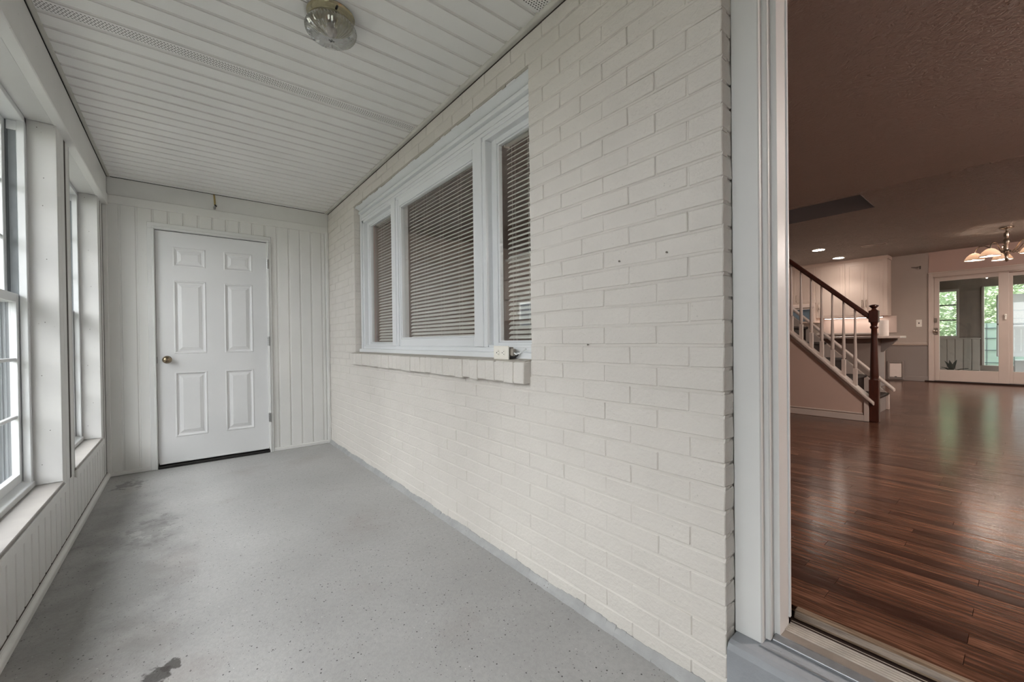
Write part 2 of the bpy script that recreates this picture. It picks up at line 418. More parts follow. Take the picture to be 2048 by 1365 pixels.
cas = part('casing', fr, 'trim_white', d1, 0.003); part('bead', fr2, 'trim_white', cas, 0.003)
part('shadow_gap', G().box(DX0-0.006, DX1+0.006, YD+0.016, YD+0.05, 0.0, DZ1+0.008), 'dark_gap', d1)
part('door_sweep', B(DX0+0.004, DX1-0.004, YD-0.006, YD+0.02, 0.032, 0.046), 'trim_white', d1, 0.002)
part('threshold', B(DX0-0.004, DX1+0.004, YE-0.02, YE+0.06, 0.0, 0.022), 'black', d1, 0.003)
kn = part('knob', G().lathe([(0.012, 0), (0.012, -0.028), (0.024, -0.034), (0.029, -0.045), (0.027, -0.056), (0.018, -0.063), (0.004, -0.065)], (-0.119, YD, 0.929), 20, 'y'), 'knob_bronze', d1, smooth=True, label='round bronze knob')
part('rose', G().lathe([(0.033, 0.001), (0.033, -0.005), (0.027, -0.010), (0.012, -0.012)], (-0.119, YD, 0.929), 24, 'y'), 'knob_bronze', kn, smooth=True)
part('latch_edge', B(DX0-0.004, DX0+0.002, YD-0.001, YD+0.01, 0.900, 0.955), 'black', d1)
for z in (1.827, 1.08, 0.34):
    h = part('hinge', G().lathe([(0.0065, -0.045), (0.0065, 0.045)], (DX1+0.004, YD-0.012, z), 10), 'steel', d1, label='steel butt hinge')
    part('leaf', B(DX1+0.004, DX1+0.016, YD-0.0375, YD-0.034, z-0.045, z+0.045), 'steel', h)
    for k in (-0.027, -0.009, 0.009, 0.027):
        part('knuckle_gap', G().lathe([(0.0072, -0.001), (0.0072, 0.001)], (DX1+0.004, YD-0.012, z+k), 10), 'black', h)

# --- hook and cord on the header over the door
hk = thing('ceiling_hook', (0.229, YE-0.01, 2.29), 'short yellow cord with a small metal end hanging over the door', 'hook')
part('cord', G().tube([(0.226, YE-0.008, 2.412), (0.229, YE-0.016, 2.37), (0.232, YE-0.014, 2.318)], 0.0045, 8), 'cord_yellow', hk, smooth=True)
part('cord', G().tube([(0.232, YE-0.008, 2.412), (0.236, YE-0.014, 2.37), (0.238, YE-0.013, 2.320)], 0.003, 8), 'cord_yellow', hk, smooth=True)
part('fitting', G().tube([(0.232, YE-0.014, 2.322), (0.240, YE-0.015, 2.314), (0.246, YE-0.016, 2.308)], 0.006, 8), 'black', hk, smooth=True)
part('socket', G().lathe([(0.008, -0.016), (0.010, 0.0), (0.006, 0.010)], (0.229, YE-0.018, 2.296), 12), 'steel', hk, smooth=True)

# --- ceiling: soffit strips running across the porch
ce = struct('ceiling_porch', B(XL-0.2, XI, YB-0.1, YE+0.1, ZC+0.03, ZC+0.12), 'soffit_dark',
            'white vinyl soffit ceiling of narrow grooved strips with two perforated vents', 'ceiling')
PS = 0.1017; Y0S = 2.4045
strip_cache = {}
def soffit_mesh():
    g = G().prism([(p, h) for p, h in groove_prof(PS, 0.010, 0.021, 0.005)], 'x', XL+0.04, XW-0.02)
    return g.mesh('soffit_strip')
sm = soffit_mesh(); sm.materials.append(MATS['vinyl'])
def vent_mesh():
    g = G(); x0, x1 = XL+0.04, XW-0.02; fl = PS-0.021
    g.prism([(0, 0), (0.010, 0), (0.010, 0.002), (0, 0.016)], 'x', x0, x1)
    g.prism([(fl-0.008, 0), (fl, 0), (fl+0.006, 0.010), (PS-0.005, 0.010), (PS-0.002, 0.005), (PS, 0.005), (PS, 0.016), (fl-0.008, 0.002)], 'x', x0, x1)
    n = 6; cwy = (fl-0.018)/n; cwx = 0.0118; nx = int((x1-x0)/cwx)
    for i in range(nx):
        for j in range(n):
            xa = x0+i*(x1-x0)/nx; xb = x0+(i+1)*(x1-x0)/nx; ya = 0.010+j*cwy; yb = ya+cwy
            cx, cyy = (xa+xb)/2 + (0.0022 if j % 2 else -0.0022), (ya+yb)/2; r = 0.0028
            v = [(xa, ya, 0), (xb, ya, 0), (xb, yb, 0), (xa, yb, 0)]
            v += [(cx-r, cyy-r*.8, 0), (cx+r, cyy-r*.8, 0), (cx+r, cyy+r*.8, 0), (cx-r, cyy+r*.8, 0)]
            g.add(v, [(0, 1, 5, 4), (1, 2, 6, 5), (2, 3, 7, 6), (3, 0, 4, 7)])
    me = bpy.data.meshes.new('perforated_strip'); me.from_pydata(g.v, [], g.f); me.update(); return me
vm = vent_mesh(); vm.materials.append(MATS['vinyl'])
k = -36
while Y0S+k*PS < YE:
    y = Y0S+k*PS
    if y > YB-0.05:
        vent = k in (0, -12)
        if y+PS > YE+0.005:
            part('soffit_strip', B(XL+0.04, XW-0.02, y, YE, ZC, ZC+0.016), 'vinyl', ce)
        else:
            o = put('vent_strip' if vent else 'soffit_strip', vm if vent else sm, None, ce, (0, y, ZC))
            if vent: o['label'] = 'perforated vent strip with rows of small holes'
    k += 1
part('edge_channel', G().prism([(XL+0.03, ZC-0.002), (XL+0.050, ZC-0.006), (XL+0.050, ZC+0.01), (XL+0.03, ZC+0.02)], 'y', YB, YE), 'channel', ce, 0.002)
part('edge_channel', G().prism([(XW+0.01, ZC-0.008), (XW-0.022, ZC-0.012), (XW-0.032, ZC-0.004), (XW-0.032, ZC+0.01), (XW+0.01, ZC+0.02)], 'y', YB, YE), 'channel', ce, 0.002)
part('shadow_gap', B(XL+0.027, XL+0.0305, YB, YE, ZC-0.005, ZC+0.01), 'dark_gap', ce)
part('shadow_gap', B(XW-0.0022, XW+0.006, YB, YE, ZC-0.0128, ZC-0.0108), 'slit_brown', ce)

# --- left wall: low panelling, posts, beam, deep window openings
wl = G()
wl.box(XL-0.12, XL-0.008, YB, YE+0.1, 0, LZ0-0.02)
edges = [YE+0.1] + [e for w in LEFT_WINS for e in (w[1], w[0])] + [YB]
for a, b in zip(edges[0::2], edges[1::2]): wl.box(XL-0.12, XL-0.008, b+0.012, a-0.012, LZ0-0.02, LZ1+0.012) if False else wl.box(XL-0.21, XL-0.008, b+0.012, a-0.012, LZ0-0.02, LZ1+0.012)
wl.box(XL-0.21, XL-0.008, YB, YE+0.1, LZ1+0.010, ZC+0.1)
wall_left = struct('wall_left', wl, 'jamb_white', 'white window wall of the porch with low grooved panelling', 'wall')
part('beam_board', B(XL-0.01, XL+0.028, YB, YE, 2.272, ZC-0.004), 'beam_white', wall_left, 0.003)
part('beam_board', B(XL-0.01, XL+0.036, YB, YE-0.012, LZ1-0.003, 2.2715), 'beam_white', wall_left, 0.004)
# low panelling
y = YE-0.03
while y > YB+0.1:
    g = G().prism([(XL-0.009+0.009-h*0.9, y-p) for p, h in groove_prof(0.102)], 'z', 0.035, LZ0-0.028)
    part('panel', g, 'vinyl_wall', wall_left); y -= 0.102
part('base_strip', G().prism([(XL-0.008, 0), (XL+0.022, 0), (XL+0.022, 0.026), (XL+0.012, 0.038), (XL-0.008, 0.038)], 'y', YB, YE), 'vinyl_wall', wall_left, 0.003)
part('shadow_gap', B(XL-0.006, XL+0.003, YB, YE-0.01, 0.036, 0.0395), 'slit_brown', wall_left)
# post coverings between the windows
for i in range(len(LEFT_WINS)):
    ylo = LEFT_WINS[i][1]; yhi = YE if i == 0 else LEFT_WINS[i-1][0]
    if i == 0:
        segs = [(ylo+0.012, ylo+0.115), (ylo+0.1505, yhi-0.028)]
    else:
        segs = [(ylo+0.012, ylo+0.09), (ylo+0.092, ylo+0.168), (ylo+0.2145, yhi-0.012)]
    for a, b in segs: part('post_board', B(XL-0.01, XL+0.0, a, b, LZ0-0.03, LZ1), 'vinyl_wall', wall_left, 0.002)
    if i: part('post_gap_shade', B(XL-0.012, XL-0.0012, ylo+0.1685, ylo+0.214, LZ0-0.03, LZ1-0.004), 'slit_brown', wall_left)  # shade of the channel gap put in as a near-flush dark strip
    else: part('post_gap_shade', B(XL-0.012, XL-0.0012, ylo+0.1155, ylo+0.150, 0.045, LZ1-0.004), 'slit_brown', wall_left)
# window openings: jamb boards, stool, double-hung sashes with grilles
XG = XL-0.10
for wi, (ya, yb) in enumerate(LEFT_WINS):
    lab = ['narrow-looking double-hung porch window nearest the white six-panel door',
           'white double-hung porch window second from the six-panel door',
           'white double-hung porch window third from the six-panel door',
           'unseen porch window fourth from the six-panel door, sized for its light',
           'white double-hung porch window fifth from the six-panel door'][wi]
    w = thing('window_%d' % (wi+2), (XG, (ya+yb)/2, LZ0), lab, 'window', kind='structure')
    for yy, s_ in ((ya, -1), (yb, 1)):
        part('jamb_board', B(XG, XL+0.001, yy, yy+0.011*s_, LZ0, LZ1), 'jamb_white', w, 0.0015)
        j = part('frame_side', B(XG-0.0565, XG, yy, yy-0.022*s_, LZ0, LZ1), 'window_white', w, 0.002)
        ot = part('outer_track', B(XG-0.115, XG-0.057, yy, yy-0.0215*s_, LZ0, LZ1), 'outer_toned_grey', w, 0.001)  # outdoor half of the white frame, greyed to offset the strong daylight
        for kk in range(3): part('track_rib', B(XG-0.078-0.014*kk, XG-0.074-0.014*kk, yy-0.021*s_, yy-0.028*s_, LZ0+0.03, LZ1-0.03), 'outer_toned_grey', ot, 0.0008)
        part('track', B(XG-0.056, XG-0.030, yy-0.020*s_, yy-0.0235*s_, 1.31, LZ1-0.075), 'alu_grey', j)
        part('track_stop', B(XG-0.060, XG-0.026, yy-0.020*s_, yy-0.027*s_, LZ1-0.075, LZ1-0.03), 'window_white', j, 0.001)
        part('frame_stop', B(XG-0.026, XG, yy-0.021*s_, yy-0.034*s_, LZ0, LZ1), 'window_white', j, 0.002)
        if wi < 2 and s_ > 0:
            for (dz, dx) in ((0.10, .03), (0.27, .06), (0.55, .035), (0.82, .05), (1.14, .06), (1.41, .05), (1.55, .055), (1.80, .035)):
                part('nail', G().lathe([(0.002, 0), (0.002, -0.0012)], (XG+dx, yy, LZ0+dz), 8, 'y'), 'slit_brown', w)
    part('head_board', B(XG, XL-0.004, ya, yb, LZ1, LZ1+0.011), 'jamb_white', w, 0.0015)
    part('frame_head', B(XG-0.115, XG, ya, yb, LZ1-0.028, LZ1), 'window_white', w, 0.002)
    st = part('sill_board', B(XG-0.005, XL+0.006, ya, yb, LZ0-0.018, LZ0), 'sill_board', w, 0.003)
    part('sill_lip', B(XL+0.0, XL+0.012, ya-0.01, yb+0.02, LZ0-0.055, LZ0-0.014), 'vinyl_wall', st, 0.003)
    part('frame_sill', G().prism([(XG+0.006, LZ0-0.004), (XG+0.006, LZ0+0.024), (XG-0.03, LZ0+0.04), (XG-0.115, LZ0+0.02), (XG-0.115, LZ0-0.004)], 'y', ya, yb), 'window_white', w, 0.002)
    a, b = ya+0.022, yb-0.022
    for nm, xo, z0, z1 in (('lower_sash', XG-0.030, LZ0+0.036, 1.315), ('upper_sash', XG-0.066, 1.275, LZ1-0.028)):
        g = G(); sw = 0.040
        g.box(xo-0.026, xo, a, a+sw, z0, z1).box(xo-0.026, xo, b-sw, b, z0, z1)
        g.box(xo-0.026, xo, a+sw, b-sw, z0, z0+0.045).box(xo-0.026, xo, a+sw, b-sw, z1-0.042, z1)
        s = part(nm, g, 'window_white', w, 0.002)
        part('pane', B(xo-0.015, xo-0.011, a+sw-0.005, b-sw+0.005, z0+0.04, z1-0.037), 'pane_glass', s)
        zz0, zz1 = z0+0.045, z1-0.042
        for k in (1, 2):
            zc = zz0+(zz1-zz0)*k/3; part('muntin', B(xo-0.022, xo-0.004, a+sw, b-sw, zc-0.008, zc+0.008), 'window_white', s, 0.003)
            yc = a+sw+(b-a-2*sw)*k/3; part('muntin', B(xo-0.021, xo-0.005, yc-0.008, yc+0.008, zz0, zz1), 'window_white', s, 0.003)
    portal('window_daylight', (XL-0.235, (ya+yb)/2, (LZ0+LZ1)/2), (1, 0, 0), yb-ya, 1.85)

# --- back wall of the porch (behind the viewpoint)
wall_front = struct('wall_front', B(XL-0.21, XI, YB-0.1, YB, 0, ZC+0.1), 'vinyl_wall', 'plain white porch wall behind the viewpoint', 'wall')
# --- unseen eave and gutter, added to block steep sky light from the floor
ev = struct('shade_eave', B(-1.32, XL-0.205, YB-0.4, YE+0.5, 2.34, 2.38), 'vinyl', 'unseen white eave added outside the porch windows to block sky light', 'roof')
part('fascia', B(-1.35, -1.32, YB-0.4, YE+0.5, 2.30, 2.55), 'fence_white', ev, 0.004)
part('gutter', G().prism([(-1.355, 2.50), (-1.355, 2.40), (-1.40, 2.38), (-1.46, 2.41), (-1.47, 2.50), (-1.455, 2.50), (-1.445, 2.42), (-1.40, 2.395), (-1.37, 2.41), (-1.37, 2.50)], 'y', YB-0.4, YE+0.5), 'fence_white', ev)

# ================================================================ BRICK WALL
WY0, WY1 = 1.37, 3.75                     # window opening in the brick
CP, Z00 = 0.0686, 0.009
WZ0, WZ1 = Z00+14*CP, Z00+33*CP
BY0 = 0.535                               # doorway edge of the brick
wr = G(); xm = XW+0.0028
def wall_with_holes(g, x0, x1, ys, holes, z1):
    """axis-aligned wall slab between ys, with rectangular holes (y0,y1,z0,z1)"""
    cuts = sorted(set([ys[0], ys[1]] + [c for h in holes for c in h[:2]]))
    for a, b in zip(cuts, cuts[1:]):
        hs = [h for h in holes if h[0] <= a+1e-6 and h[1] >= b-1e-6]
        if not hs: g.box(x0, x1, a, b, 0, z1)
        else:
            z0h, z1h = hs[0][2], hs[0][3]
            if z0h > 0: g.box(x0, x1, a, b, 0, z0h)
            if z1h < z1: g.box(x0, x1, a, b, z1h, z1)
wall_with_holes(wr, xm, XI-0.012, (YB, YE+0.1), [(WY0-0.004, WY1+0.004, WZ0-0.004, WZ1+0.004), (DY0-0.104, BY0+0.007, 0, 2.36)], ZC+0.1)
wall_right = struct('wall_right', wr, 'mortar_paint', 'cream painted brick house wall with window along the porch', 'wall')
def brick_mesh(L, h, seed, depth=0.0585):
    rr = random.Random(seed)
    g = G().box(0, depth, -L/2, L/2, -h/2, h/2)
    g.v = [(x + rr.uniform(-.0012, .0010)*(x < .01), y + rr.uniform(-.0016, .0016), z + rr.uniform(-.0013, .0013)) for x, y, z in g.v]
    return g.mesh('brick', 0.0024)
bc = {}
def get_brick(L):
    key = (round(L, 3), random.randrange(6 if L > .2 else 3))
    if key not in bc:
        bc[key] = brick_mesh(L-0.0040, CP-0.0082, hash(key) % 9999)
        bc[key].materials.append(MATS['brick_paint'])
    return bc[key]
bricks = []
for j in range(35):
    z = Z00+CP*(j+0.5); first = 0.2135 if j % 2 else 0.1045
    ys = [BY0]; y = BY0+first
    while y < YE-0.02: ys.append(y); y += 0.2125
    ys.append(YE)
    y = BY0
    for a, b in zip(ys, ys[1:]):
        if 13 <= j <= 32:
            if a >= WY0 and b <= WY1: continue
            if a < WY0 < b: b = WY0
            elif a < WY1 < b: a = WY1
        if b-a < 0.03: continue
        bricks.append((a, b, z))
def vis_size(b):
    c = Vector((XW, (b[0]+b[1])/2, b[2]-CAM_H)); d = c.dot(fw)
    u = F_PX*c.dot(rt)/d; v = F_PX*c.dot(up)/d
    if abs(u) > 1060 or abs(v) > 720: return -1/d
    return (b[1]-b[0])/(d*d)*(XW/d)
bricks.sort(key=vis_size, reverse=True)
for a, b, z in bricks[:298]:
    put('brick', get_brick(b-a), None, wall_right, (XW+random.uniform(-0.0018, 0.0014), (a+b)/2, z+random.uniform(-.0012, .0012)))
rest = G()
def far_brick(a, b, z):
    e = .0030; rest.box(XW+random.uniform(-.001, .001), XW+0.058, a+e, b-e, z-CP/2+.0042, z+CP/2-.0042)
for a, b, z in bricks[298:]: far_brick(a, b, z)
for j in range(35):                        # piers beyond and above the doorway (out of frame)
    z = Z00+CP*(j+0.5); y = YB-(0.1 if j % 2 else 0)
    while y < BY0:
        a, b = y, min(y+0.2125, BY0); y += 0.2125
        if z < 2.36:
            if a > DY0-0.104: continue
            b = min(b, DY0-0.1)
        if b-a > 0.03: far_brick(a, b, z)
part('brickwork', rest, 'brick_paint', wall_right, 0.002, kind='stuff')
# weather-struck bed joints: recessed under the brick above, flush with the brick below
mj = G(); rr = random.Random(11)
for j in range(1, 35):
    zc = Z00+CP*j; y = BY0+0.002
    while y < YE:
        L = rr.uniform(.08, .30); a, b = y, min(y+L, YE); y += L
        for a2, b2 in ([(a, b)] if not (13 <= j <= 33) else [(a, min(b, WY0)), (max(a, WY1), b)]):
            if b2-a2 < 0.004: continue
            t0 = zc+0.0046+rr.uniform(-.0008, .0010); b0 = zc-0.0046+rr.uniform(-.0012, .0008); f = rr.uniform(-.0006, .0010)
            mj.prism([(XW+0.0048, t0), (XW+0.0015+f, b0+0.0010), (XW+0.0010+f, b0), (XW+0.03, b0), (XW+0.03, t0)], 'y', a2, b2)
part('mortar_joints', mj, 'mortar_paint', wall_right)
# rowlock sill under the window
sy = WY0+0.005; i = 0
ns = 33; wdt = (WY1+0.02-sy)/ns
for i in range(ns):
    rr = random.Random(i+50); a = sy+i*wdt; dz = rr.uniform(-.004, .004); lean = rr.uniform(-.005, .006)
    e = 0.0022; xo = rr.uniform(-.002, .002)
    prof = [(XW-0.042+xo, 0.866+dz), (XW-0.040+xo, 0.962+dz*.3), (XW+0.058, 0.972), (XW+0.058, 0.866)]
    g = G().prism(prof, 'y', a+e, a+wdt-e)
    g.v = [(x, yy+(lean if zz > .93 else 0), zz) for x, yy, zz in g.v]
    part('sill_brick', g, 'brick_paint', wall_right, 0.003)
part('sill_mortar', G().prism([(XW-0.037, 0.872), (XW-0.036, 0.958), (XW+0.058, 0.969), (XW+0.058, 0.872)], 'y', sy+0.004, WY1+0.016), 'mortar_paint', wall_right)
part('sill_top_coat', G().prism([(XW-0.030, 0.9640), (XW-0.030, 0.9670), (XW+0.062, 0.9770), (XW+0.062, 0.970)], 'y', sy+0.003, WY1+0.018), 'sill_top', wall_right)
# ragged mortar line over the window head
rg = G(); rr = random.Random(3); y = WY0
while y < WY1:
    L = rr.uniform(.03, .09); rg.box(XW+0.001, XW+0.03, y, y+L, WZ1-rr.uniform(.004, .014), WZ1+0.004); y += L
part('lintel_mortar', rg, 'sill_top', wall_right, 0.001)
# grey floor paint carried up the foot of the wall
cove = G(); rr = random.Random(8); n = 190
for i in range(n):
    a = BY0+(YE-BY0)*i/n; b = BY0+(YE-BY0)*(i+1)/n; h = 0.031+0.004*math.sin(i*0.31)+rr.uniform(-.003, .003)
    cove.prism([(XW+0.006, 0), (XW-0.020-rr.uniform(0, .003), 0), (XW-0.015, 0.012), (XW-0.0028, h), (XW+0.006, h)], 'y', a, b)
tag(put('baseboard_right', cove.mesh('baseboard_right'), 'cove_paint'), 'grey painted concrete cove along the foot of the brick wall', 'baseboard', kind='structure')
# screws left in the brick
for i, (y, z, near) in enumerate([(0.89, 1.333, 'farther from the doorway'), (0.709, 1.333, 'closer to the doorway'), (1.038, 1.04, 'low beside the window sill')]):
    sc = thing('screw', (XW, y, z), 'small rusty screw in the cream brick wall, ' + near, 'screw', 'screws in the brick wall')
    part('shank', G().lathe([(0.0018, 0.002), (0.0018, -0.0045)], (XW, y, z), 8, 'x'), 'steel', sc)
    part('head', G().lathe([(0.0034, -0.004), (0.0034, -0.006), (0.0015, -0.007)], (XW, y, z), 10, 'x'), 'screw_grey', sc)

# --- three-light window in the brick wall
w1 = thing('window_1', (1.30, (WY0+WY1)/2, WZ0), 'wide white three-light window with blinds in the brick wall', 'window', kind='structure')
XF = 1.262
M1 = (2.935, 3.055); M2 = (1.785, 1.905)             # mullions
part('crown', G().prism([(1.207, WZ1-0.002), (1.207, WZ1-0.013), (1.213, WZ1-0.015), (1.249, WZ1-0.033), (1.264, WZ1-0.036), (1.264, WZ1-0.042), (1.239, WZ1-0.044), (1.239, WZ1-0.066), (1.264, WZ1-0.069), (1.264, WZ1-0.076), (1.252, WZ1-0.078), (1.252, WZ1-0.1075), (1.30, WZ1-0.1075), (1.30, WZ1-0.002)], 'y', WY0+0.004, WY1-0.004), 'window_white', w1, 0.001)
part('frame_head', G().box(XF, 1.345, WY0+0.004, WY1-0.004, WZ1-0.150, WZ1-0.10).box(XF-0.008, XF+0.01, WY0+0.004, WY1-0.004, WZ1-0.128, WZ1-0.108), 'window_white', w1, 0.002)
part('frame_side', G().box(XF, 1.345, WY1-0.06, WY1-0.004, WZ0, WZ1-0.1).box(XF-0.012, XF, WY1-0.035, WY1-0.004, WZ0, WZ1-0.06), 'window_white', w1, 0.003)
part('frame_side', G().box(XF, 1.345, WY0+0.004, WY0+0.06, WZ0, WZ1-0.1).box(XF-0.012, XF, WY0+0.004, WY0+0.035, WZ0, WZ1-0.06), 'window_white', w1, 0.003)
part('stool', G().box(XF-0.03, 1.345, WY0+0.003, WY1-0.002, WZ0-0.012, WZ0+0.032), 'window_white', w1, 0.003)
part('frame_sill', G().box(XF-0.004, 1.345, WY0+0.01, WY1-0.01, WZ0+0.032, WZ0+0.056).box(XF+0.006, 1.345, WY0+0.01, WY1-0.01, WZ0+0.056, WZ0+0.068), 'window_white', w1, 0.002)
for m in (M1, M2):
    mu = part('mullion', B(XF-0.0055, 1.344, m[0], m[1], WZ0+0.0565, WZ1-0.1505), 'window_white', w1, 0.003)
    part('mullion_cover', B(XF-0.014, XF, m[0]+0.028, m[1]-0.028, WZ0+0.0575, WZ1-0.1285), 'window_white', mu, 0.003)
def sash(y0, y1, z0, z1, sw, xs, depth, bot, top):
    g = G().box(xs, xs+depth, y0, y0+sw, z0, z1).box(xs, xs+depth, y1-sw, y1, z0, z1)
    g.box(xs, xs+depth, y0+sw, y1-sw, z0, z0+bot).box(xs, xs+depth, y0+sw, y1-sw, z1-top, z1)
    s = part('sash', g, 'window_white', w1, 0.003)
    bd = 0.010
    g = G().box(xs+0.006, xs+depth, y0+sw-0.001, y0+sw+bd, z0+bot, z1-top).box(xs+0.006, xs+depth, y1-sw-bd, y1-sw+.001, z0+bot, z1-top)
    g.box(xs+0.006, xs+depth, y0+sw, y1-sw, z0+bot-.001, z0+bot+bd).box(xs+0.006, xs+depth, y0+sw, y1-sw, z1-top-bd, z1-top+.001)
    part('glazing_bead', g, 'window_white', s, 0.004)
    part('pane', B(xs+depth*0.55, xs+depth*0.55+0.004, y0+sw, y1-sw, z0+bot, z1-top), 'pane_glass', s)
ZS0, ZS1 = WZ0+0.060, WZ1-0.140
sash(M2[1]-0.004, M1[0]+0.004, ZS0, ZS1+0.012, 0.022, XF+0.004, 0.04, 0.052, 0.072)
sash(M1[1]-0.002, WY1-0.055, ZS0, ZS1, 0.045, XF+0.036, 0.034, 0.02, 0.035)
sash(WY0+0.055, M2[0]+0.002, ZS0, ZS1, 0.045, XF+0.036, 0.034, 0.02, 0.035)
# --- mini blinds, one per light
def blind(y0, y1, z0, z1, xb, label, cords):
    t = thing('window_blind', (xb, (y0+y1)/2, z0), label, 'blind', 'mini blinds in the brick wall window')
    part('headrail', G().box(xb-0.014, xb+0.014, y0, y1, z1-0.026, z1), 'blind_white', t, 0.002)
    for s_, yy in ((-1, y0), (1, y1)):
        part('bracket', B(xb-0.016, xb+0.016, yy, yy+0.012*s_, z1-0.030, z1+0.004), 'white_plastic', t, 0.001)
    L = y1-y0-0.012; n = int((z1-0.03-z0-0.012)/0.0250); ang = math.radians(42)
    prof = []
    for k in range(5):
        u = (k/4-0.5)*0.025; w = 0.0022*(1-(2*k/4-1)**2)
        prof.append((u, w))
    pr = prof + [(u, w-0.0008) for u, w in prof[::-1]]
    ca, sa = math.cos(ang), math.sin(ang)      # outer (porch-side) edge low
    me = G().prism([(u*ca-w*sa, L/2*0+u*sa+w*ca) for u, w in pr], 'y', -L/2, L/2).mesh('slat'); me.materials.append(MATS['blind_white'])
    base = origin(t)
    for i in range(n):
        put('slat', me, None, t, (0, 0, z1-0.045-i*0.0250-base.z))
    zb = z1-0.045-n*0.0250
    part('bottom_rail', B(xb-0.012, xb+0.012, y0+0.004, y1-0.004, zb-0.008, zb+0.006), 'blind_white', t, 0.002)
    for cyy in cords:
        for dx in (-0.011, 0.011):
            part('ladder_cord', G().tube([(xb+dx, cyy, z1-0.02), (xb+dx, cyy, zb)], 0.0008, 5), 'blind_white', t)
    return t
blind(M2[1]+0.01, M1[0]-0.02, ZS0+0.030, ZS1+0.03, 1.352, 'wide white mini blind behind the middle window pane', (1.97, 2.20, 2.43, 2.66, 2.84))
blind(M1[1]+0.04, WY1-0.15, ZS0+0.020, ZS1-0.01, 1.365, 'narrow white mini blind in the window light farthest from the doorway', (3.15, 3.50))
blind(WY0+0.10, M2[0]-0.055, ZS0+0.020, ZS1-0.01, 1.365, 'narrow white mini blind in the window light closest to the doorway', (1.55, 1.68))
# --- loose outlet box on the sill
ob = thing('outlet_box', (1.215, 1.575, 0.977), 'loose ivory double outlet box lying on the brick window sill', 'outlet')
bx = part('box_body', G().box(1.196, 1.232, 1.528, 1.626, 0.974, 1.028), 'outlet_box', ob, 0.004)
pl = part('cover_plate', B(1.187, 1.196, 1.518, 1.634, 0.9685, 1.034), 'white_plastic', ob, 0.0025)
for yc in (1.554, 1.598):
    r = part('receptacle', G().lathe([(0.0155, 0.0), (0.0155, -0.0020), (0.0145, -0.0024)], (1.187, yc, 1.001), 20, 'x'), 'white_plastic', pl, smooth=True)
    part('slot', B(1.1838, 1.1850, yc-0.0075, yc-0.0045, 1.0055, 1.0095), 'black', pl); part('slot', B(1.1838, 1.1850, yc-0.0075, yc-0.0045, 0.9925, 0.9965), 'black', pl)
    part('slot', G().lathe([(0.0028, 0), (0.0028, -0.001)], (1.1850, yc+0.006, 1.001), 8, 'x'), 'black', pl)
part('clamp', G().box(1.205, 1.226, 1.508, 1.529, 0.985, 1.020), 'outlet_box', ob, 0.004)
part('cable', G().tube([(1.212, 1.502, 1.000), (1.215, 1.486, 0.992), (1.226, 1.470, 1.004), (1.238, 1.448, 1.020)], 0.004, 8), 'fence_white', ob, smooth=True)
part('tape', G().tube([(1.206, 1.520, 0.979), (1.210, 1.500, 0.980), (1.216, 1.484, 0.990), (1.222, 1.474, 1.004)], [.005, .006, .004, .002], 8), 'black', ob, smooth=True)

# ================================================================ FRONT DOORWAY
YJ = DY1
def doorframe(y_outer, sgn):
    """stepped casing on one side of the doorway; sgn +1 for the side next to the window wall"""
    def yy(d): return y_outer + sgn*d
    t = struct('trim_1' if sgn > 0 else 'trim_2', G().box(1.310, XI, yy(0), yy(0.10), 0.20, 2.36), 'trim_white',
               'white stepped wooden jamb of the open front doorway' + (' beside the brick wall' if sgn > 0 else ' on the far side of the opening'), 'door frame')
    part('casing_board', B(1.256, 1.312, yy(0.027), yy(0.10), 0.196, 2.36), 'trim_white', t, 0.003)
    part('casing_step', B(1.282, 1.312, yy(0.014), yy(0.030), 0.200, 2.36), 'trim_white', t, 0.003)
    part('stop_strip', B(1.378, 1.388, yy(-0.004), yy(0.001), 0.236, 2.30), 'window_white', t, 0.001)
    return t
doorframe(DY1, 1); doorframe(DY0, -1)
struct('trim_3', G().box(1.256, XI, DY0-0.1, DY1+0.1, 2.30, 2.38), 'trim_white', 'white head board over the open front doorway', 'door frame', 0.003)
stp = struct('trim_4', G().prism([(XW-0.008, 0), (XW-0.008, 0.176), (XW+0.002, 0.190), (XW+0.016, 0.195), (1.31, 0.199), (1.31, 0)], 'y', DY0-0.12, BY0-0.003), 'grey_paint', 'grey painted concrete step below the front doorway', 'step', 0.0)
part('seam', B(1.245, 1.249, DY0-0.1, DY1+0.03, 0.1975, 0.2005), 'aluminium', stp)
th = thing('threshold', (1.35, 0, 0.199), 'ridged metal and oak threshold of the open front doorway', 'threshold')
part('metal_edge', G().prism([(1.288, 0.199), (1.288, 0.206), (1.306, 0.214), (1.312, 0.214), (1.312, 0.199)], 'y', DY0, DY1+0.012), 'aluminium', th, 0.001)
sp = part('sill_plate', B(1.310, 1.410, DY0, DY1, 0.199, 0.2130), 'ridged_sill', th, 0.001)
for k in range(6):
    x = 1.345+k*0.0105; part('ridge', G().prism([(x, 0.2125), (x+0.002, 0.2165), (x+0.004, 0.2165), (x+0.006, 0.2125)], 'y', DY0, DY1), 'ridge_paint', sp)
part('gap', B(1.409, 1.421, DY0, DY1+0.01, 0.18, 0.214), 'black', th)
part('oak_strip', G().prism([(1.420, 0.19), (1.420, 0.222), (1.428, 0.2375), (1.452, 0.2385), (1.452, 0.19)], 'y', DY0, DY1), 'oak_threshold', th, 0.002)

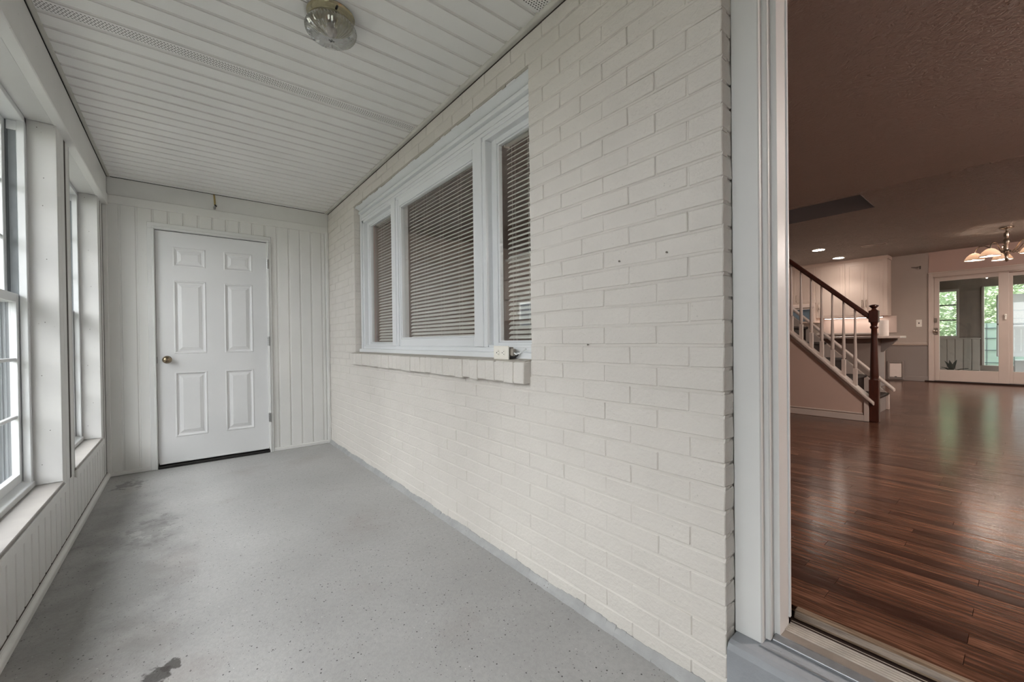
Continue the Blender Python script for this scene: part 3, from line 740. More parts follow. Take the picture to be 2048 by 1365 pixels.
# ================================================================ HOUSE SHELL
hf = struct('floor_house', B(XI, XFAR+0.1, YH0, YH1, 0.05, 0.216), 'tread_dark', 'dark stained oak strip floor inside the house', 'floor')
PWD = 0.057; pc = {}
def plank_mesh(L):
    key = round(L, 1)
    if key not in pc:
        pc[key] = B(-PWD/2+0.0006, PWD/2-0.0006, -key/2+0.0006, key/2-0.0006, -0.018, 0).mesh('plank', 0.0004); pc[key].materials.append(MATS['oak_plank'])
    return pc[key]
rr = random.Random(21); far_v = []; far_f = []; far_r = []
def far_plank(x, a, b, r):
    o = len(far_v); w = PWD/2-0.0006
    far_v.extend([(x-w, a+.0008, ZF), (x+w, a+.0008, ZF), (x+w, b-.0008, ZF), (x-w, b-.0008, ZF)]); far_f.append((o, o+1, o+2, o+3)); far_r.append(r)
nrow = int((XFAR-1.4525)/PWD); count = 0
for i in range(nrow):
    x = 1.4525+PWD*(i+0.5); y = YH0
    while y < YH1-0.01:
        L = rr.choice([0.4, 0.6, 0.7, 0.9, 1.0, 1.2, 1.5]); L = min(L, YH1-y)
        near = x < 4.4 and y+L > -0.35 and y < 0.36*x+0.25 and abs(L-round(L, 1)) < 1e-4
        if near and count < 298:
            put('plank', plank_mesh(L), None, hf, (x, y+L/2, ZF+rr.uniform(-0.0003, 0.0003))); count += 1
        else: far_plank(x, y, y+L, rr.random())
        y += L
me = bpy.data.meshes.new('planking'); me.from_pydata(far_v, [], far_f)
at = me.attributes.new('rnd', 'FLOAT', 'FACE'); at.data.foreach_set('value', far_r); me.update()
tag(put('planking', me, 'oak_far', hf), kind='stuff')
# ceilings
struct('ceiling_living', B(XI, XBEAM, YH0, YH1, ZL, ZL+0.3), 'plaster_living', 'dim brownish stippled ceiling of the living room', 'ceiling')
SWX0, SWX1, SWY0, SWY1 = 5.50, 6.16, 1.07, 3.9
g = G().box(XBEAM, SWX0, YH0, YH1, ZK, ZK+0.25).box(SWX1, XFAR+0.1, YH0, YH1, ZK, ZK+0.25)
g.box(SWX0, SWX1, YH0, SWY0, ZK, ZK+0.25).box(SWX0, SWX1, SWY1, YH1, ZK, ZK+0.25)
struct('ceiling_dining', g, 'plaster_dining', 'light textured ceiling over dining area and kitchen', 'ceiling')
g = G().box(SWX0-0.05, SWX0, SWY0-0.05, SWY1+0.05, ZK+0.25, 4.6).box(SWX1, SWX1+0.05, SWY0-0.05, SWY1+0.05, ZK+0.25, 4.6)
g.box(SWX0, SWX1, SWY0-0.05, SWY0, ZK+0.25, 4.6).box(SWX0, SWX1, SWY1, SWY1+0.05, ZK+0.25, 4.6).box(SWX0, SWX1, SWY0, SWY1, 4.55, 4.6)
struct('wall_stairwell', g, 'well_grey', 'grey walls of the stairwell opening above the stairs', 'wall')
ul = thing('upstairs_fill_light', (5.83, 2.4, 4.55), 'added unseen ceiling light that brightens the stairwell', 'light')  # unseen fill light, added to lift the grey stairwell walls
part('base_plate', G().lathe([(0.03, 0), (0.13, 0), (0.13, -0.02), (0.11, -0.024)], (5.83, 2.4, 4.55), 24), 'nickel', ul, smooth=True)
part('diffuser', G().lathe([(0.115, -0.022), (0.10, -0.05), (0.06, -0.07), (0.01, -0.075)], (5.83, 2.4, 4.55), 24), 'fill_up', ul, smooth=True)
struct('trim_5', G().box(SWX1-0.004, SWX1+0.0, SWY0, SWY1, ZK-0.004, ZK+0.25).box(SWX0, SWX1, SWY0, SWY0+0.004, ZK-0.004, ZK+0.25), 'well_grey', 'grey lining of the stair opening in the ceiling', 'trim')
# walls
g = G(); wall_with_holes(g, XI-0.012, XI, (YH0, YH1), [(WY0-0.004, WY1+0.004, WZ0-0.004, WZ1+0.004), (DY0-0.0, DY1+0.0, 0, 2.36)], ZK+0.2)
struct('wall_living', g, 'pink_wall', 'plaster inside face of the front house wall', 'wall')
struct('wall_side', B(XI, XFAR+0.1, YH0-0.1, YH0, 0.1, ZK+0.2), 'pink_wall', 'beige side wall of the house interior', 'wall')
struct('wall_kitchen', B(XI, XFAR+0.1, YH1, YH1+0.1, 0.1, ZK+0.2), 'grey_wall', 'grey end wall of the kitchen', 'wall')
SY0, SY1, SZ1 = -0.72, 1.03, 2.085         # sliding door opening
g = G(); wall_with_holes(g, XFAR, XFAR+0.12, (YH0, YH1), [(SY0, SY1, 0.0, SZ1)], ZK+0.2)
wall_far = struct('wall_far', g, 'grey_wall', 'grey far wall of the dining area around the sliding door', 'wall')
part('pink_field', B(XFAR-0.006, XFAR, YH0, SY1+0.05, SZ1+0.08, ZK), 'pink_wall', wall_far)
part('lower_field', B(XFAR-0.004, XFAR, SY1+0.07, 1.655, ZF, 0.885), 'low_wall', wall_far)
cr = part('chair_rail', G().prism([(XFAR, 0.878), (XFAR-0.022, 0.885), (XFAR-0.012, 0.892), (XFAR-0.030, 0.908), (XFAR-0.030, 0.922), (XFAR, 0.926)], 'y', SY1+0.07, 1.635), 'house_trim', wall_far)
tag(put('baseboard_far', B(XFAR-0.018, XFAR, SY1+0.06, 1.655, ZF, ZF+0.085).mesh('baseboard_far', 0.003), 'low_wall'), 'grey baseboard along the far dining wall', 'baseboard', kind='structure')

# ================================================================ SLIDING DOOR
sl = thing('door_2', (XFAR, 0.15, ZF), 'beige two-panel sliding glass door at the back of the house', 'door', kind='structure')
g = G().box(XFAR-0.022, XFAR, SY1-0.005, SY1+0.055, ZF, SZ1+0.075).box(XFAR-0.022, XFAR, SY0-0.055, SY0+0.005, ZF, SZ1+0.075).box(XFAR-0.022, XFAR, SY0, SY1, SZ1-0.005, SZ1+0.075)
ca = part('casing', g, 'house_trim', sl, 0.004)
part('head_cap', B(XFAR-0.034, XFAR, SY0-0.06, SY1+0.06, SZ1+0.060, SZ1+0.082), 'house_trim', ca, 0.004)
part('frame', G().box(XFAR, XFAR+0.12, SY1-0.016, SY1, ZF, SZ1).box(XFAR, XFAR+0.12, SY0, SY0+0.016, ZF, SZ1).box(XFAR, XFAR+0.12, SY0, SY1, SZ1-0.02, SZ1), 'house_trim', sl, 0.002)
part('track', B(XFAR-0.05, XFAR+0.14, SY0, SY1+0.1, ZF-0.01, ZF+0.022), 'tread_dark', sl, 0.004)
def slider(y0, y1, x0, gl0, gl1, z0=ZF+0.028, z1=SZ1-0.02):
    g = G().box(x0, x0+0.04, gl1, y1, z0, z1).box(x0, x0+0.04, y0, gl0, z0, z1).box(x0, x0+0.04, gl0, gl1, z0, 0.455).box(x0, x0+0.04, gl0, gl1, 2.005, z1)
    p = part('door_panel', g, 'house_trim', sl, 0.003)
    part('pane', B(x0+0.018, x0+0.024, gl0-0.003, gl1+0.003, 0.45, 2.01), 'pane_glass', p)
    return p
p1 = slider(0.172, SY1-0.017, XFAR+0.01, 0.282, 0.952)
p2 = slider(SY0+0.017, 0.215, XFAR+0.062, SY0+0.12, 0.132)
part('deadbolt', G().box(XFAR-0.006, XFAR+0.011, 1.015, 0.977, 1.285, 1.36).lathe([(0.012, 0), (0.012, -0.02)], (XFAR-0.004, 0.996, 1.325), 12, 'x'), 'nickel', p1, 0.002)
part('handle', G().lathe([(0.030, 0), (0.030, -0.008)], (XFAR+0.010, 0.995, 1.13), 16, 'x').lathe([(0.010, -0.006), (0.012, -0.03), (0.026, -0.038), (0.028, -0.055), (0.012, -0.066)], (XFAR+0.010, 0.995, 1.13), 16, 'x').box(XFAR-0.001, XFAR+0.011, 0.968, 1.02, 1.07, 1.19), 'nickel', p1)
part('latch', G().box(XFAR-0.02, XFAR+0.011, 0.197, 0.217, 1.30, 1.39).box(XFAR-0.028, XFAR-0.015, 0.193, 0.221, 1.36, 1.385), 'white_plastic', p1, 0.003)

# ================================================================ STAIRS
SX0, SX1 = 5.13, 6.15
def nz(y): return 0.452 + (y-0.921)*1.006          # sloping line of the near cap
stt = thing('staircase', (5.6, 0.93, ZF), 'steep staircase with beige panelled side and white balusters', 'staircase')
YT = 3.05
wallp = [(0.952, ZF), (0.952, nz(0.952)-0.034), (YT, nz(YT)-0.034), (YT, ZF)]
side = part('side_panel', G().prism(wallp, 'x', SX0+0.006, SX0+0.09), 'stair_panel', stt)
part('cap_board', G().prism([(0.905, nz(0.905)-0.04), (0.905, nz(0.905)-0.006), (YT, nz(YT)), (YT, nz(YT)-0.034)], 'x', SX0-0.03, SX0+0.115), 'house_trim', stt, 0.005)
part('cap_bead', G().prism([(0.955, nz(0.955)-0.075), (0.955, nz(0.955)-0.036), (YT, nz(YT)-0.034), (YT, nz(YT)-0.073)], 'x', SX0-0.008, SX0+0.01), 'house_trim', stt, 0.004)
part('skirting', B(SX0-0.006, SX0+0.01, 0.952, YT, ZF, ZF+0.06), 'house_trim', stt, 0.003)
part('panel_bead', B(SX0-0.004, SX0+0.008, 0.988, YT, ZF+0.066, ZF+0.080), 'house_trim', stt, 0.003)
part('corner_board', B(SX0-0.0075, SX0+0.0955, 0.945, 0.982, ZF+0.0005, nz(0.95)-0.036), 'house_trim', stt, 0.003)
part('far_side', G().prism([(0.96, ZF), (0.96, 0.40), (YT, 0.40+(YT-0.96)*1.006), (YT, ZF)], 'x', SX1, SX1+0.05), 'house_trim', stt, 0.003)
part('far_cap', G().prism([(0.915, 0.436), (0.915, 0.466), (YT, 0.466+(YT-0.915)*1.0), (YT, 0.436+(YT-0.915)*1.0)], 'x', SX1-0.03, SX1+0.075), 'house_trim', stt, 0.004)
rise, run = 0.19, 0.189
for i in range(11):
    yy = 0.985+i*run; zz = ZF+rise*i
    rs = part('riser', B(SX0+0.09, SX1, yy, yy+0.015, zz, zz+rise-0.028), 'tread_dark' if i else 'low_wall', stt)
    part('tread', B(SX0+0.09, SX1, yy-0.028, yy+run+0.005, zz+rise-0.028, zz+rise), 'tread_dark', stt, 0.006)
# handrail
def hz(y): return 1.250 + (y-0.951)*0.964
part('handrail', G().prism([(0.945, hz(0.945)-0.028), (0.945, hz(0.945)+0.030), (YT, hz(YT)+0.030), (YT, hz(YT)-0.028)], 'x', SX0+0.020, SX0+0.078), 'mahogany', stt, 0.012, seg=2, label='dark red-brown wooden handrail')
# newel
nx_, ny_ = SX0+0.045, 0.911; hw = 0.036
nw = part('newel_post', B(nx_-hw, nx_+hw, ny_-hw, ny_+hw, ZF, 0.640), 'mahogany', stt, 0.004, label='dark turned newel post')
part('newel_shaft', G().lathe([(0.036, 0.636), (0.030, 0.655), (0.034, 0.668), (0.033, 0.70), (0.024, 1.05), (0.022, 1.125), (0.031, 1.138), (0.031, 1.150), (0.023, 1.162), (0.028, 1.185), (0.034, 1.196)], (nx_, ny_, 0), 20), 'mahogany', nw, smooth=True)
part('newel_block', B(nx_-hw, nx_+hw, ny_-hw, ny_+hw, 1.190, 1.305), 'mahogany', nw, 0.006)
part('newel_cap', G().lathe([(0.030, 1.303), (0.018, 1.316), (0.016, 1.324), (0.030, 1.338), (0.037, 1.346), (0.036, 1.353), (0.020, 1.360), (0.004, 1.362)], (nx_, ny_, 0), 20), 'mahogany', nw, smooth=True)
# balusters
bm_prof = [(0.0145, 0.0), (0.010, 0.008), (0.0145, 0.018), (0.0150, 0.05), (0.0138, 0.25), (0.0085, 0.50), (0.0085, 0.75)]
for i in range(16):
    y = 1.054+i*0.0905
    if y > YT-0.1: break
    z0 = nz(y)-0.012; z1 = z0+0.165; zt = hz(y)-0.02
    b = part('baluster', G().box(nx_-0.016, nx_+0.016, y-0.016, y+0.016, z0, z1), 'house_trim', stt, 0.002)
    s_ = (zt-z1)/0.75
    part('spindle', G().lathe([(r, z1-0.002+h*s_) for r, h in bm_prof], (nx_, y, 0), 10), 'house_trim', b, smooth=True)

# ================================================================ KITCHEN
def shaker(name, x, y0, y1, z0, z1, parent, hy=None, hz0=None):
    d = part(name, G().rings((y0, y1, z0, z1), [(0, -0.022), (0, 0), (0.003, 0.002), (0.045, 0.002), (0.050, -0.006), (0.060, -0.008), (0.066, -0.014), (0.076, -0.014), (0.100, -0.004)], 'x', x, -1), 'cabinet_paint', parent)
    if hy is not None:
        part('handle', G().tube([(x-0.002, hy, hz0), (x-0.026, hy, hz0+0.006), (x-0.028, hy, hz0+0.05), (x-0.028, hy, hz0+0.09), (x-0.026, hy, hz0+0.134), (x-0.002, hy, hz0+0.14)], 0.0055, 8), 'nickel', d, smooth=True)
    return d
XC = 10.0
c1 = thing('wall_cabinet', (10.17, 1.88, 1.43), 'tall beige double-door wall cabinet at the end of the kitchen run', 'cabinet', 'kitchen wall cabinets')
part('body', B(XC+0.002, XFAR-0.001, 1.575, 2.185, 1.435, 2.47), 'cabinet_paint', c1, 0.002)
shaker('door', XC, 1.632, 1.895, 1.46, 2.44, c1, 1.868, 1.60); shaker('door', XC, 1.905, 2.165, 1.46, 2.44, c1, 1.930, 1.60)
c2 = thing('wall_cabinet', (10.17, 2.42, 1.43), 'tall beige single-door wall cabinet beside the microwave', 'cabinet', 'kitchen wall cabinets')
part('body', B(XC+0.002, XFAR-0.001, 2.187, 2.655, 1.435, 2.47), 'cabinet_paint', c2, 0.002)
shaker('door', XC, 2.215, 2.62, 1.46, 2.45, c2, 2.600, 1.60)
c3 = thing('wall_cabinet', (10.17, 3.0, 1.74), 'short beige wall cabinet above the microwave', 'cabinet', 'kitchen wall cabinets')
part('body', B(XC+0.002, XFAR-0.001, 2.657, 3.44, 1.74, 2.47), 'cabinet_paint', c3, 0.002)
shaker('door', XC, 2.675, 3.03, 1.76, 2.45, c3, 2.99, 1.78); shaker('door', XC, 3.05, 3.42, 1.76, 2.45, c3, 3.08, 1.78)
c4 = thing('wall_cabinet', (10.17, 3.8, 1.43), 'beige wall cabinet farthest from the sliding door', 'cabinet', 'kitchen wall cabinets')
part('body', B(XC+0.002, XFAR-0.001, 3.442, 4.2, 1.435, 2.47), 'cabinet_paint', c4, 0.002)
shaker('door', XC, 3.46, 3.81, 1.46, 2.45, c4, 3.78, 1.50); shaker('door', XC, 3.83, 4.18, 1.46, 2.45, c4, 3.86, 1.50)
solo('crown_trim', G().prism([(XC-0.002, 2.470), (XC-0.035, 2.512), (XC-0.035, 2.529), (XFAR-0.001, 2.529), (XFAR-0.001, 2.470)], 'y', 1.560, 4.2), 'cabinet_paint', (10.17, 2.9, 2.47), 'beige crown moulding over the kitchen wall cabinets', 'moulding')
mw = thing('microwave', (10.1, 3.04, 1.34), 'beige over-range microwave with blue-grey glass door under cabinet', 'microwave')
part('body', B(9.96, XFAR-0.001, 2.66, 3.42, 1.345, 1.735), 'cabinet_paint', mw, 0.006)
part('door_glass', B(9.950, 9.961, 2.70, 3.18, 1.375, 1.62), 'micro_glass', mw, 0.003)
part('vent_grille', B(9.952, 9.962, 2.68, 3.40, 1.655, 1.72), 'backsplash', mw, 0.004)
part('handle', G().tube([(9.955, 2.70, 1.64), (9.925, 2.71, 1.645), (9.925, 3.15, 1.645), (9.955, 3.16, 1.64)], 0.008, 8), 'nickel', mw, smooth=True)
solo('backsplash', B(XFAR-0.012, XFAR-0.005, 1.50, 2.655, 1.12, 1.434), 'backsplash', (XFAR-0.01, 3, 1.12), 'pale kitchen backsplash below the wall cabinets', 'backsplash')
uc = thing('under_cabinet_fill', (10.22, 2.1, 1.41), 'added slim light strip under the wall cabinets, brightening the backsplash', 'light')  # unseen strip added to brighten backsplash and counter
part('housing', B(10.19, 10.25, 1.66, 2.58, 1.415, 1.434), 'house_trim', uc, 0.003)
part('lens', B(10.195, 10.245, 1.68, 2.56, 1.411, 1.4155), 'fill_strip', uc)
bc_ = thing('base_cabinet', (9.98, 2.9, ZF), 'beige base cabinet with counter along the kitchen wall', 'cabinet')
part('body', B(9.76, XFAR-0.02, 1.66, 4.4, ZF, 1.085), 'cabinet_paint', bc_, 0.003)
for k in range(4): shaker('door', 9.757, 1.70+k*0.66, 2.32+k*0.66, 0.36, 1.04, bc_, 2.28+k*0.66, 0.85)
solo('kitchen_counter', B(9.72, XFAR-0.02, 1.64, 4.4, 1.086, 1.120), 'counter_top', (10.0, 3.0, 1.086), 'pale stone kitchen counter along the back wall', 'counter', 0.004)
# peninsula
pn = thing('breakfast_bar', (8.7, 2.3, ZF), 'grey breakfast bar with overhanging pale counter top beyond the stairs', 'counter')
part('base', B(8.62, 9.10, 1.47, 3.7, ZF, 1.020), 'low_wall', pn, 0.003)
part('end_panel', B(8.612, 8.622, 1.50, 2.3, 0.42, 0.94), 'grey_wall', pn, 0.002)
part('counter_top', G().prism([(8.32, 1.48), (8.60, 1.21), (9.12, 1.21), (9.12, 3.72), (8.32, 3.72)], 'z', 1.022, 1.058), 'counter_top', pn, 0.006)
part('bracket', G().prism([(1.47, 0.80), (1.47, 1.02), (1.27, 1.02), (1.27, 0.99), (1.44, 0.80)], 'x', 8.80, 8.84), 'low_wall', pn)
pt = thing('paper_towel', (8.95, 1.455, 1.058), 'white paper towel roll standing on the breakfast bar', 'paper towel')
part('roll', G().lathe([(0.020, 0), (0.060, 0), (0.062, 0.01), (0.062, 0.245), (0.060, 0.255), (0.020, 0.255)], (8.95, 1.455, 1.060), 24), 'paper', pt, smooth=True)
part('core', G().lathe([(0.021, 0), (0.021, 0.256)], (8.95, 1.455, 1.060), 16), 'oak_threshold', pt, smooth=True)
# recessed ceiling lights; the last two are unseen, added for kitchen brightness
for i, (x, y) in enumerate([(8.405, 2.19), (9.575, 2.187), (8.405, 3.6), (9.45, 3.6)]):
    t = thing('recessed_light', (x, y, ZK), 'lit round recessed ceiling light ' + ['closer to the stair rail', 'over the kitchen cabinets', 'added unseen above the bar end to brighten the kitchen', 'added unseen by the far cabinets to brighten the kitchen'][i], 'light', 'recessed kitchen lights')
    part('trim_ring', G().lathe([(0.080, -0.002), (0.102, -0.003), (0.104, -0.008), (0.086, -0.010)], (x, y, ZK), 28, caps=False), 'house_trim', t, smooth=True)
    part('lens', G().lathe([(0.084, -0.006), (0.04, -0.008)], (x, y, ZK), 28), 'lamp_warm', t)
    L = bpy.data.lights.new('recessed_lamp', 'SPOT'); L.energy = 32; L.color = (1, 0.92, 0.84); L.spot_size = math.radians(115); L.spot_blend = 0.7; L.shadow_soft_size = 0.08
    lo = bpy.data.objects.new('recessed_lamp', L); C.objects.link(lo); lo.parent = t; lo.location = (0, 0, -0.03)
vr = thing('ceiling_vent', (8.71, 1.53, ZK), 'slim rectangular air vent in the dining ceiling', 'vent')
part('frame', G().box(8.645, 8.775, 1.375, 1.385, ZK-0.008, ZK).box(8.645, 8.775, 1.675, 1.685, ZK-0.008, ZK).box(8.645, 8.655, 1.385, 1.675, ZK-0.008, ZK).box(8.765, 8.775, 1.385, 1.675, ZK-0.008, ZK), 'house_trim', vr)
part('back_plate', B(8.655, 8.765, 1.385, 1.675, ZK-0.002, ZK-0.0005), 'slit_brown', vr)
for k in range(5): part('slat', B(8.664+k*.021, 8.674+k*.021, 1.385, 1.675, ZK-0.007, ZK-0.002), 'nickel', vr)
# unseen flush ceiling lights, added to brighten the living and dining rooms
fl = thing('fill_ceiling_light', (3.3, -1.4, ZL), 'added unseen ceiling light that brightens the living room', 'light')
part('base_plate', G().lathe([(0.03, 0), (0.17, 0), (0.17, -0.02), (0.15, -0.024)], (3.3, -1.4, ZL), 32), 'nickel', fl, smooth=True)
part('diffuser', G().lathe([(0.155, -0.022), (0.15, -0.05), (0.12, -0.078), (0.07, -0.095), (0.01, -0.1)], (3.3, -1.4, ZL), 32), 'fill_dome', fl, smooth=True)
fl2 = thing('fill_ceiling_light', (8.0, -1.9, ZK), 'added unseen ceiling light that brightens the dining area', 'light')
part('base_plate', G().lathe([(0.03, 0), (0.17, 0), (0.17, -0.02), (0.15, -0.024)], (8.0, -1.9, ZK), 32), 'nickel', fl2, smooth=True)
part('diffuser', G().lathe([(0.155, -0.022), (0.15, -0.05), (0.12, -0.078), (0.07, -0.095), (0.01, -0.1)], (8.0, -1.9, ZK), 32), 'fill_dome', fl2, smooth=True)
# wall things
sw = thing('light_switch', (XFAR, 1.205, 1.28), 'white light switch plate on the wall beside the sliding door', 'switch')
part('plate', B(XFAR-0.007, XFAR-0.0005, 1.168, 1.243, 1.215, 1.345), 'white_plastic', sw, 0.003)
part('toggle', B(XFAR-0.016, XFAR-0.006, 1.198, 1.212, 1.268, 1.296), 'slit_brown', sw, 0.002)
pd = thing('pet_door', (XFAR, 1.515, 0.25), 'small white pet door flap low on the dining wall', 'pet door')
part('frame', G().box(XFAR-0.03, XFAR-0.0045, 1.40, 1.432, 0.25, 0.59).box(XFAR-0.03, XFAR-0.0045, 1.60, 1.632, 0.25, 0.59).box(XFAR-0.03, XFAR-0.0045, 1.43, 1.602, 0.25, 0.29).box(XFAR-0.03, XFAR-0.0045, 1.43, 1.602, 0.55, 0.59), 'low_wall', pd, 0.006)
part('flap', B(XFAR-0.020, XFAR-0.012, 1.434, 1.600, 0.294, 0.548), 'paper', pd, 0.003)
part('latch', B(XFAR-0.026, XFAR-0.018, 1.50, 1.53, 0.292, 0.304), 'black', pd)
wh = thing('wall_hook', (XFAR, 1.19, 2.28), 'small bent wire hook high on the grey wall', 'hook')
part('stub', G().tube([(XFAR, 1.185, 2.30), (XFAR-0.03, 1.185, 2.30), (XFAR-0.035, 1.185, 2.25)], 0.008, 8), 'slit_brown', wh, smooth=True)
part('wire', G().tube([(XFAR-0.02, 1.185, 2.295), (XFAR-0.03, 1.23, 2.287), (XFAR-0.02, 1.30, 2.295)], 0.004, 6), 'slit_brown', wh, smooth=True)

# ================================================================ CHANDELIER
CHX, CHY = 8.84, 0.167
ch = thing('chandelier', (CHX, CHY, ZK), 'nickel five-arm chandelier with frosted bell shades in dining area', 'chandelier')
part('canopy', G().lathe([(0.02, -0.035), (0.055, -0.022), (0.068, -0.008), (0.068, -0.001)], (CHX, CHY, ZK), 24), 'nickel', ch, smooth=True)
part('stem', G().lathe([(0.008, -0.035), (0.010, -0.06), (0.026, -0.075), (0.028, -0.12), (0.018, -0.15), (0.030, -0.17), (0.036, -0.20), (0.020, -0.235), (0.018, -0.30), (0.040, -0.32), (0.042, -0.34), (0.020, -0.37), (0.014, -0.43), (0.022, -0.445), (0.008, -0.47)], (CHX, CHY, ZK), 16), 'nickel', ch, smooth=True)
def glass_shade():
    t = NT('frosted_shade'); e = t.n('ShaderNodeBsdfTranslucent'); e.inputs[0].default_value = (1, .88, .76, 1)
    d = t.n('ShaderNodeBsdfDiffuse'); d.inputs[0].default_value = (.85, .72, .62, 1); mx = t.n('ShaderNodeMixShader'); mx.inputs[0].default_value = 0.5
    t.l(d.outputs[0], mx.inputs[1]); t.l(e.outputs[0], mx.inputs[2]); t.l(mx.outputs[0], t.out.inputs[0]); MATS['frosted_shade'] = t.m
glass_shade()
yaw_ax = math.atan2(rt.y, rt.x)
for i in range(5):
    a = yaw_ax + math.pi + 0.20 + i*2*math.pi/5; cx, sx_ = math.cos(a), math.sin(a); R = 0.30
    def rp(r, z): return (CHX+cx*r, CHY+sx_*r, ZK+z)
    ar = part('arm', G().tube([rp(0.02, -0.33), rp(0.07, -0.345), rp(0.12, -0.31), rp(0.155, -0.25), rp(0.20, -0.215), rp(0.25, -0.215), rp(0.285, -0.245), rp(R, -0.30)], 0.008, 8), 'nickel', ch, smooth=True)
    part('scroll', G().tube([rp(0.10, -0.345), rp(0.13, -0.365), rp(0.155, -0.35), rp(0.15, -0.325), rp(0.13, -0.33)], 0.005, 6), 'nickel', ar, smooth=True)
    sh = part('shade', G().lathe([(0.022, -0.300), (0.045, -0.312), (0.078, -0.345), (0.100, -0.388), (0.104, -0.402), (0.100, -0.402), (0.096, -0.388), (0.074, -0.350), (0.042, -0.318), (0.020, -0.306)], (rp(R, 0)[0], rp(R, 0)[1], ZK), 24, caps=False), 'frosted_shade', ch, smooth=True)
    part('rim', G().lathe([(0.1045, -0.398), (0.1065, -0.402), (0.1045, -0.406), (0.1025, -0.402), (0.1045, -0.398)], (rp(R, 0)[0], rp(R, 0)[1], ZK), 24, caps=False), 'nickel', sh, smooth=True)
    part('bulb', G().lathe([(0.008, -0.325), (0.022, -0.345), (0.030, -0.370), (0.026, -0.392), (0.010, -0.402)], (rp(R, 0)[0], rp(R, 0)[1], ZK), 14), 'bulb_white', sh, smooth=True)

# ================================================================ PORCH CEILING LIGHT
LX, LY = 0.495, 1.80
pl_ = thing('ceiling_light', (LX, LY, ZC), 'unlit porch ceiling light with brass collar and ribbed glass jar', 'light')
part('brass_base', G().lathe([(0.030, 0.0), (0.090, 0.0), (0.093, -0.005), (0.089, -0.011), (0.087, -0.020), (0.089, -0.025), (0.087, -0.034), (0.080, -0.036)], (LX, LY, ZC), 36), 'brass', pl_, smooth=True)
for k in range(3):
    a = 0.5+k*2.09; part('thumb_screw', G().tube([(LX+math.cos(a)*.086, LY+math.sin(a)*.086, ZC-.028), (LX+math.cos(a)*.100, LY+math.sin(a)*.100, ZC-.028)], 0.0045, 8), 'black', pl_)
seg = 96
gj = G(); prof = [(0.078, -0.032), (0.080, -0.038), (0.093, -0.046), (0.099, -0.058), (0.098, -0.070), (0.090, -0.083), (0.072, -0.095), (0.048, -0.104), (0.020, -0.109), (0.004, -0.110)]
vs_ = []
for j, (r, h) in enumerate(prof):
    for k2 in range(seg):
        a = 2*math.pi*k2/seg; rib = (0.0018 if k2 % 2 else -0.0018)*(1 if 3 <= j <= 8 else 0)*min(1, r/0.05)
        vs_.append((LX+(r+rib)*math.cos(a), LY+(r+rib)*math.sin(a), ZC+h))
gj.add(vs_, [(j*seg+k2, j*seg+(k2+1) % seg, (j+1)*seg+(k2+1) % seg, (j+1)*seg+k2) for j in range(len(prof)-1) for k2 in range(seg)])
part('glass_jar', gj, 'jar_glass', pl_, label='clear ribbed glass jar')
part('bulb', G().lathe([(0.012, -0.036), (0.014, -0.045), (0.022, -0.060), (0.023, -0.070), (0.016, -0.082), (0.004, -0.086)], (LX, LY, ZC), 16), 'paper', pl_, smooth=True)
part('dead_insect', G().box(LX-.010, LX+.012, LY-.003, LY+.003, ZC-.107, ZC-.1045).box(LX-.002, LX+.002, LY-.008, LY+.008, ZC-.107, ZC-.1045), 'black', pl_)

# ================================================================ BACK SUNROOM (seen through the sliding door)
SXF = 13.0
struct('floor_sunroom', B(XFAR+0.1, SXF+0.1, -2.5, 2.6, 0.1, 0.20), 'sunroom_panel', 'pale floor of the back sunroom', 'floor')
g = G(); wall_with_holes(g, SXF, SXF+0.1, (0.58, 2.6), [(0.935, 1.60, 1.04, 2.01)], 2.5)
g.box(SXF, SXF+0.1, -2.5, 0.58, 2.06, 2.5).box(SXF, SXF+0.1, -2.5, 0.58, 0.2, 0.42)
sb = struct('wall_sunroom', g, 'sunroom_dark', 'dark taupe outer wall of the back sunroom', 'wall')
yy = 0.60
while yy < 2.5:
    part('panel', B(SXF-0.014, SXF, yy+0.004, yy+0.116, 0.2, 0.97), 'sunroom_panel', sb, 0.004); yy += 0.12
part('rail', B(SXF-0.03, SXF, 0.59, 2.55, 0.97, 1.0), 'sunroom_panel', sb, 0.004)
struct('wall_sunroom_end', B(XFAR+0.1, SXF+0.1, 2.6, 2.7, 0.1, 2.5), 'sunroom_dark', 'taupe end wall of the back sunroom', 'wall')
struct('ceiling_sunroom', B(XFAR+0.1, SXF+0.15, -2.6, 2.7, 2.48, 2.6), 'sunroom_dark', 'dark ceiling of the back sunroom', 'ceiling')
wn = thing('window_7', (SXF, 1.27, 1.04), 'three-pane sunroom window with greenery outside', 'window', kind='structure')
part('frame', G().box(SXF-0.03, SXF+0.1, 0.90, 0.937, 1.0, 2.05).box(SXF-0.03, SXF+0.1, 1.598, 1.64, 1.0, 2.05).box(SXF-0.03, SXF+0.1, 0.93, 1.61, 1.0, 1.045).box(SXF-0.03, SXF+0.1, 0.93, 1.61, 2.005, 2.05), 'sunroom_panel', wn, 0.004)
for z0, z1 in ((1.045, 1.375), (1.395, 1.70), (1.72, 2.005)):
    part('pane', B(SXF+0.03, SXF+0.034, 0.937, 1.598, z0, z1), 'pane_glass', wn)
for z in (1.385, 1.71): part('glazing_bar', B(SXF+0.01, SXF+0.06, 0.93, 1.60, z-0.012, z+0.012), 'slit_brown', wn, 0.002)
wn = thing('window_8', (SXF, -0.9, 0.42), 'wide sunroom window opening onto the back yard', 'window', kind='structure')
part('frame', G().box(SXF-0.02, SXF+0.1, 0.545, 0.582, 0.42, 2.06).box(SXF-0.02, SXF+0.1, -1.02, -0.98, 0.42, 2.06).box(SXF-0.02, SXF+0.1, -2.5, -2.46, 0.42, 2.06), 'sunroom_panel', wn, 0.004)
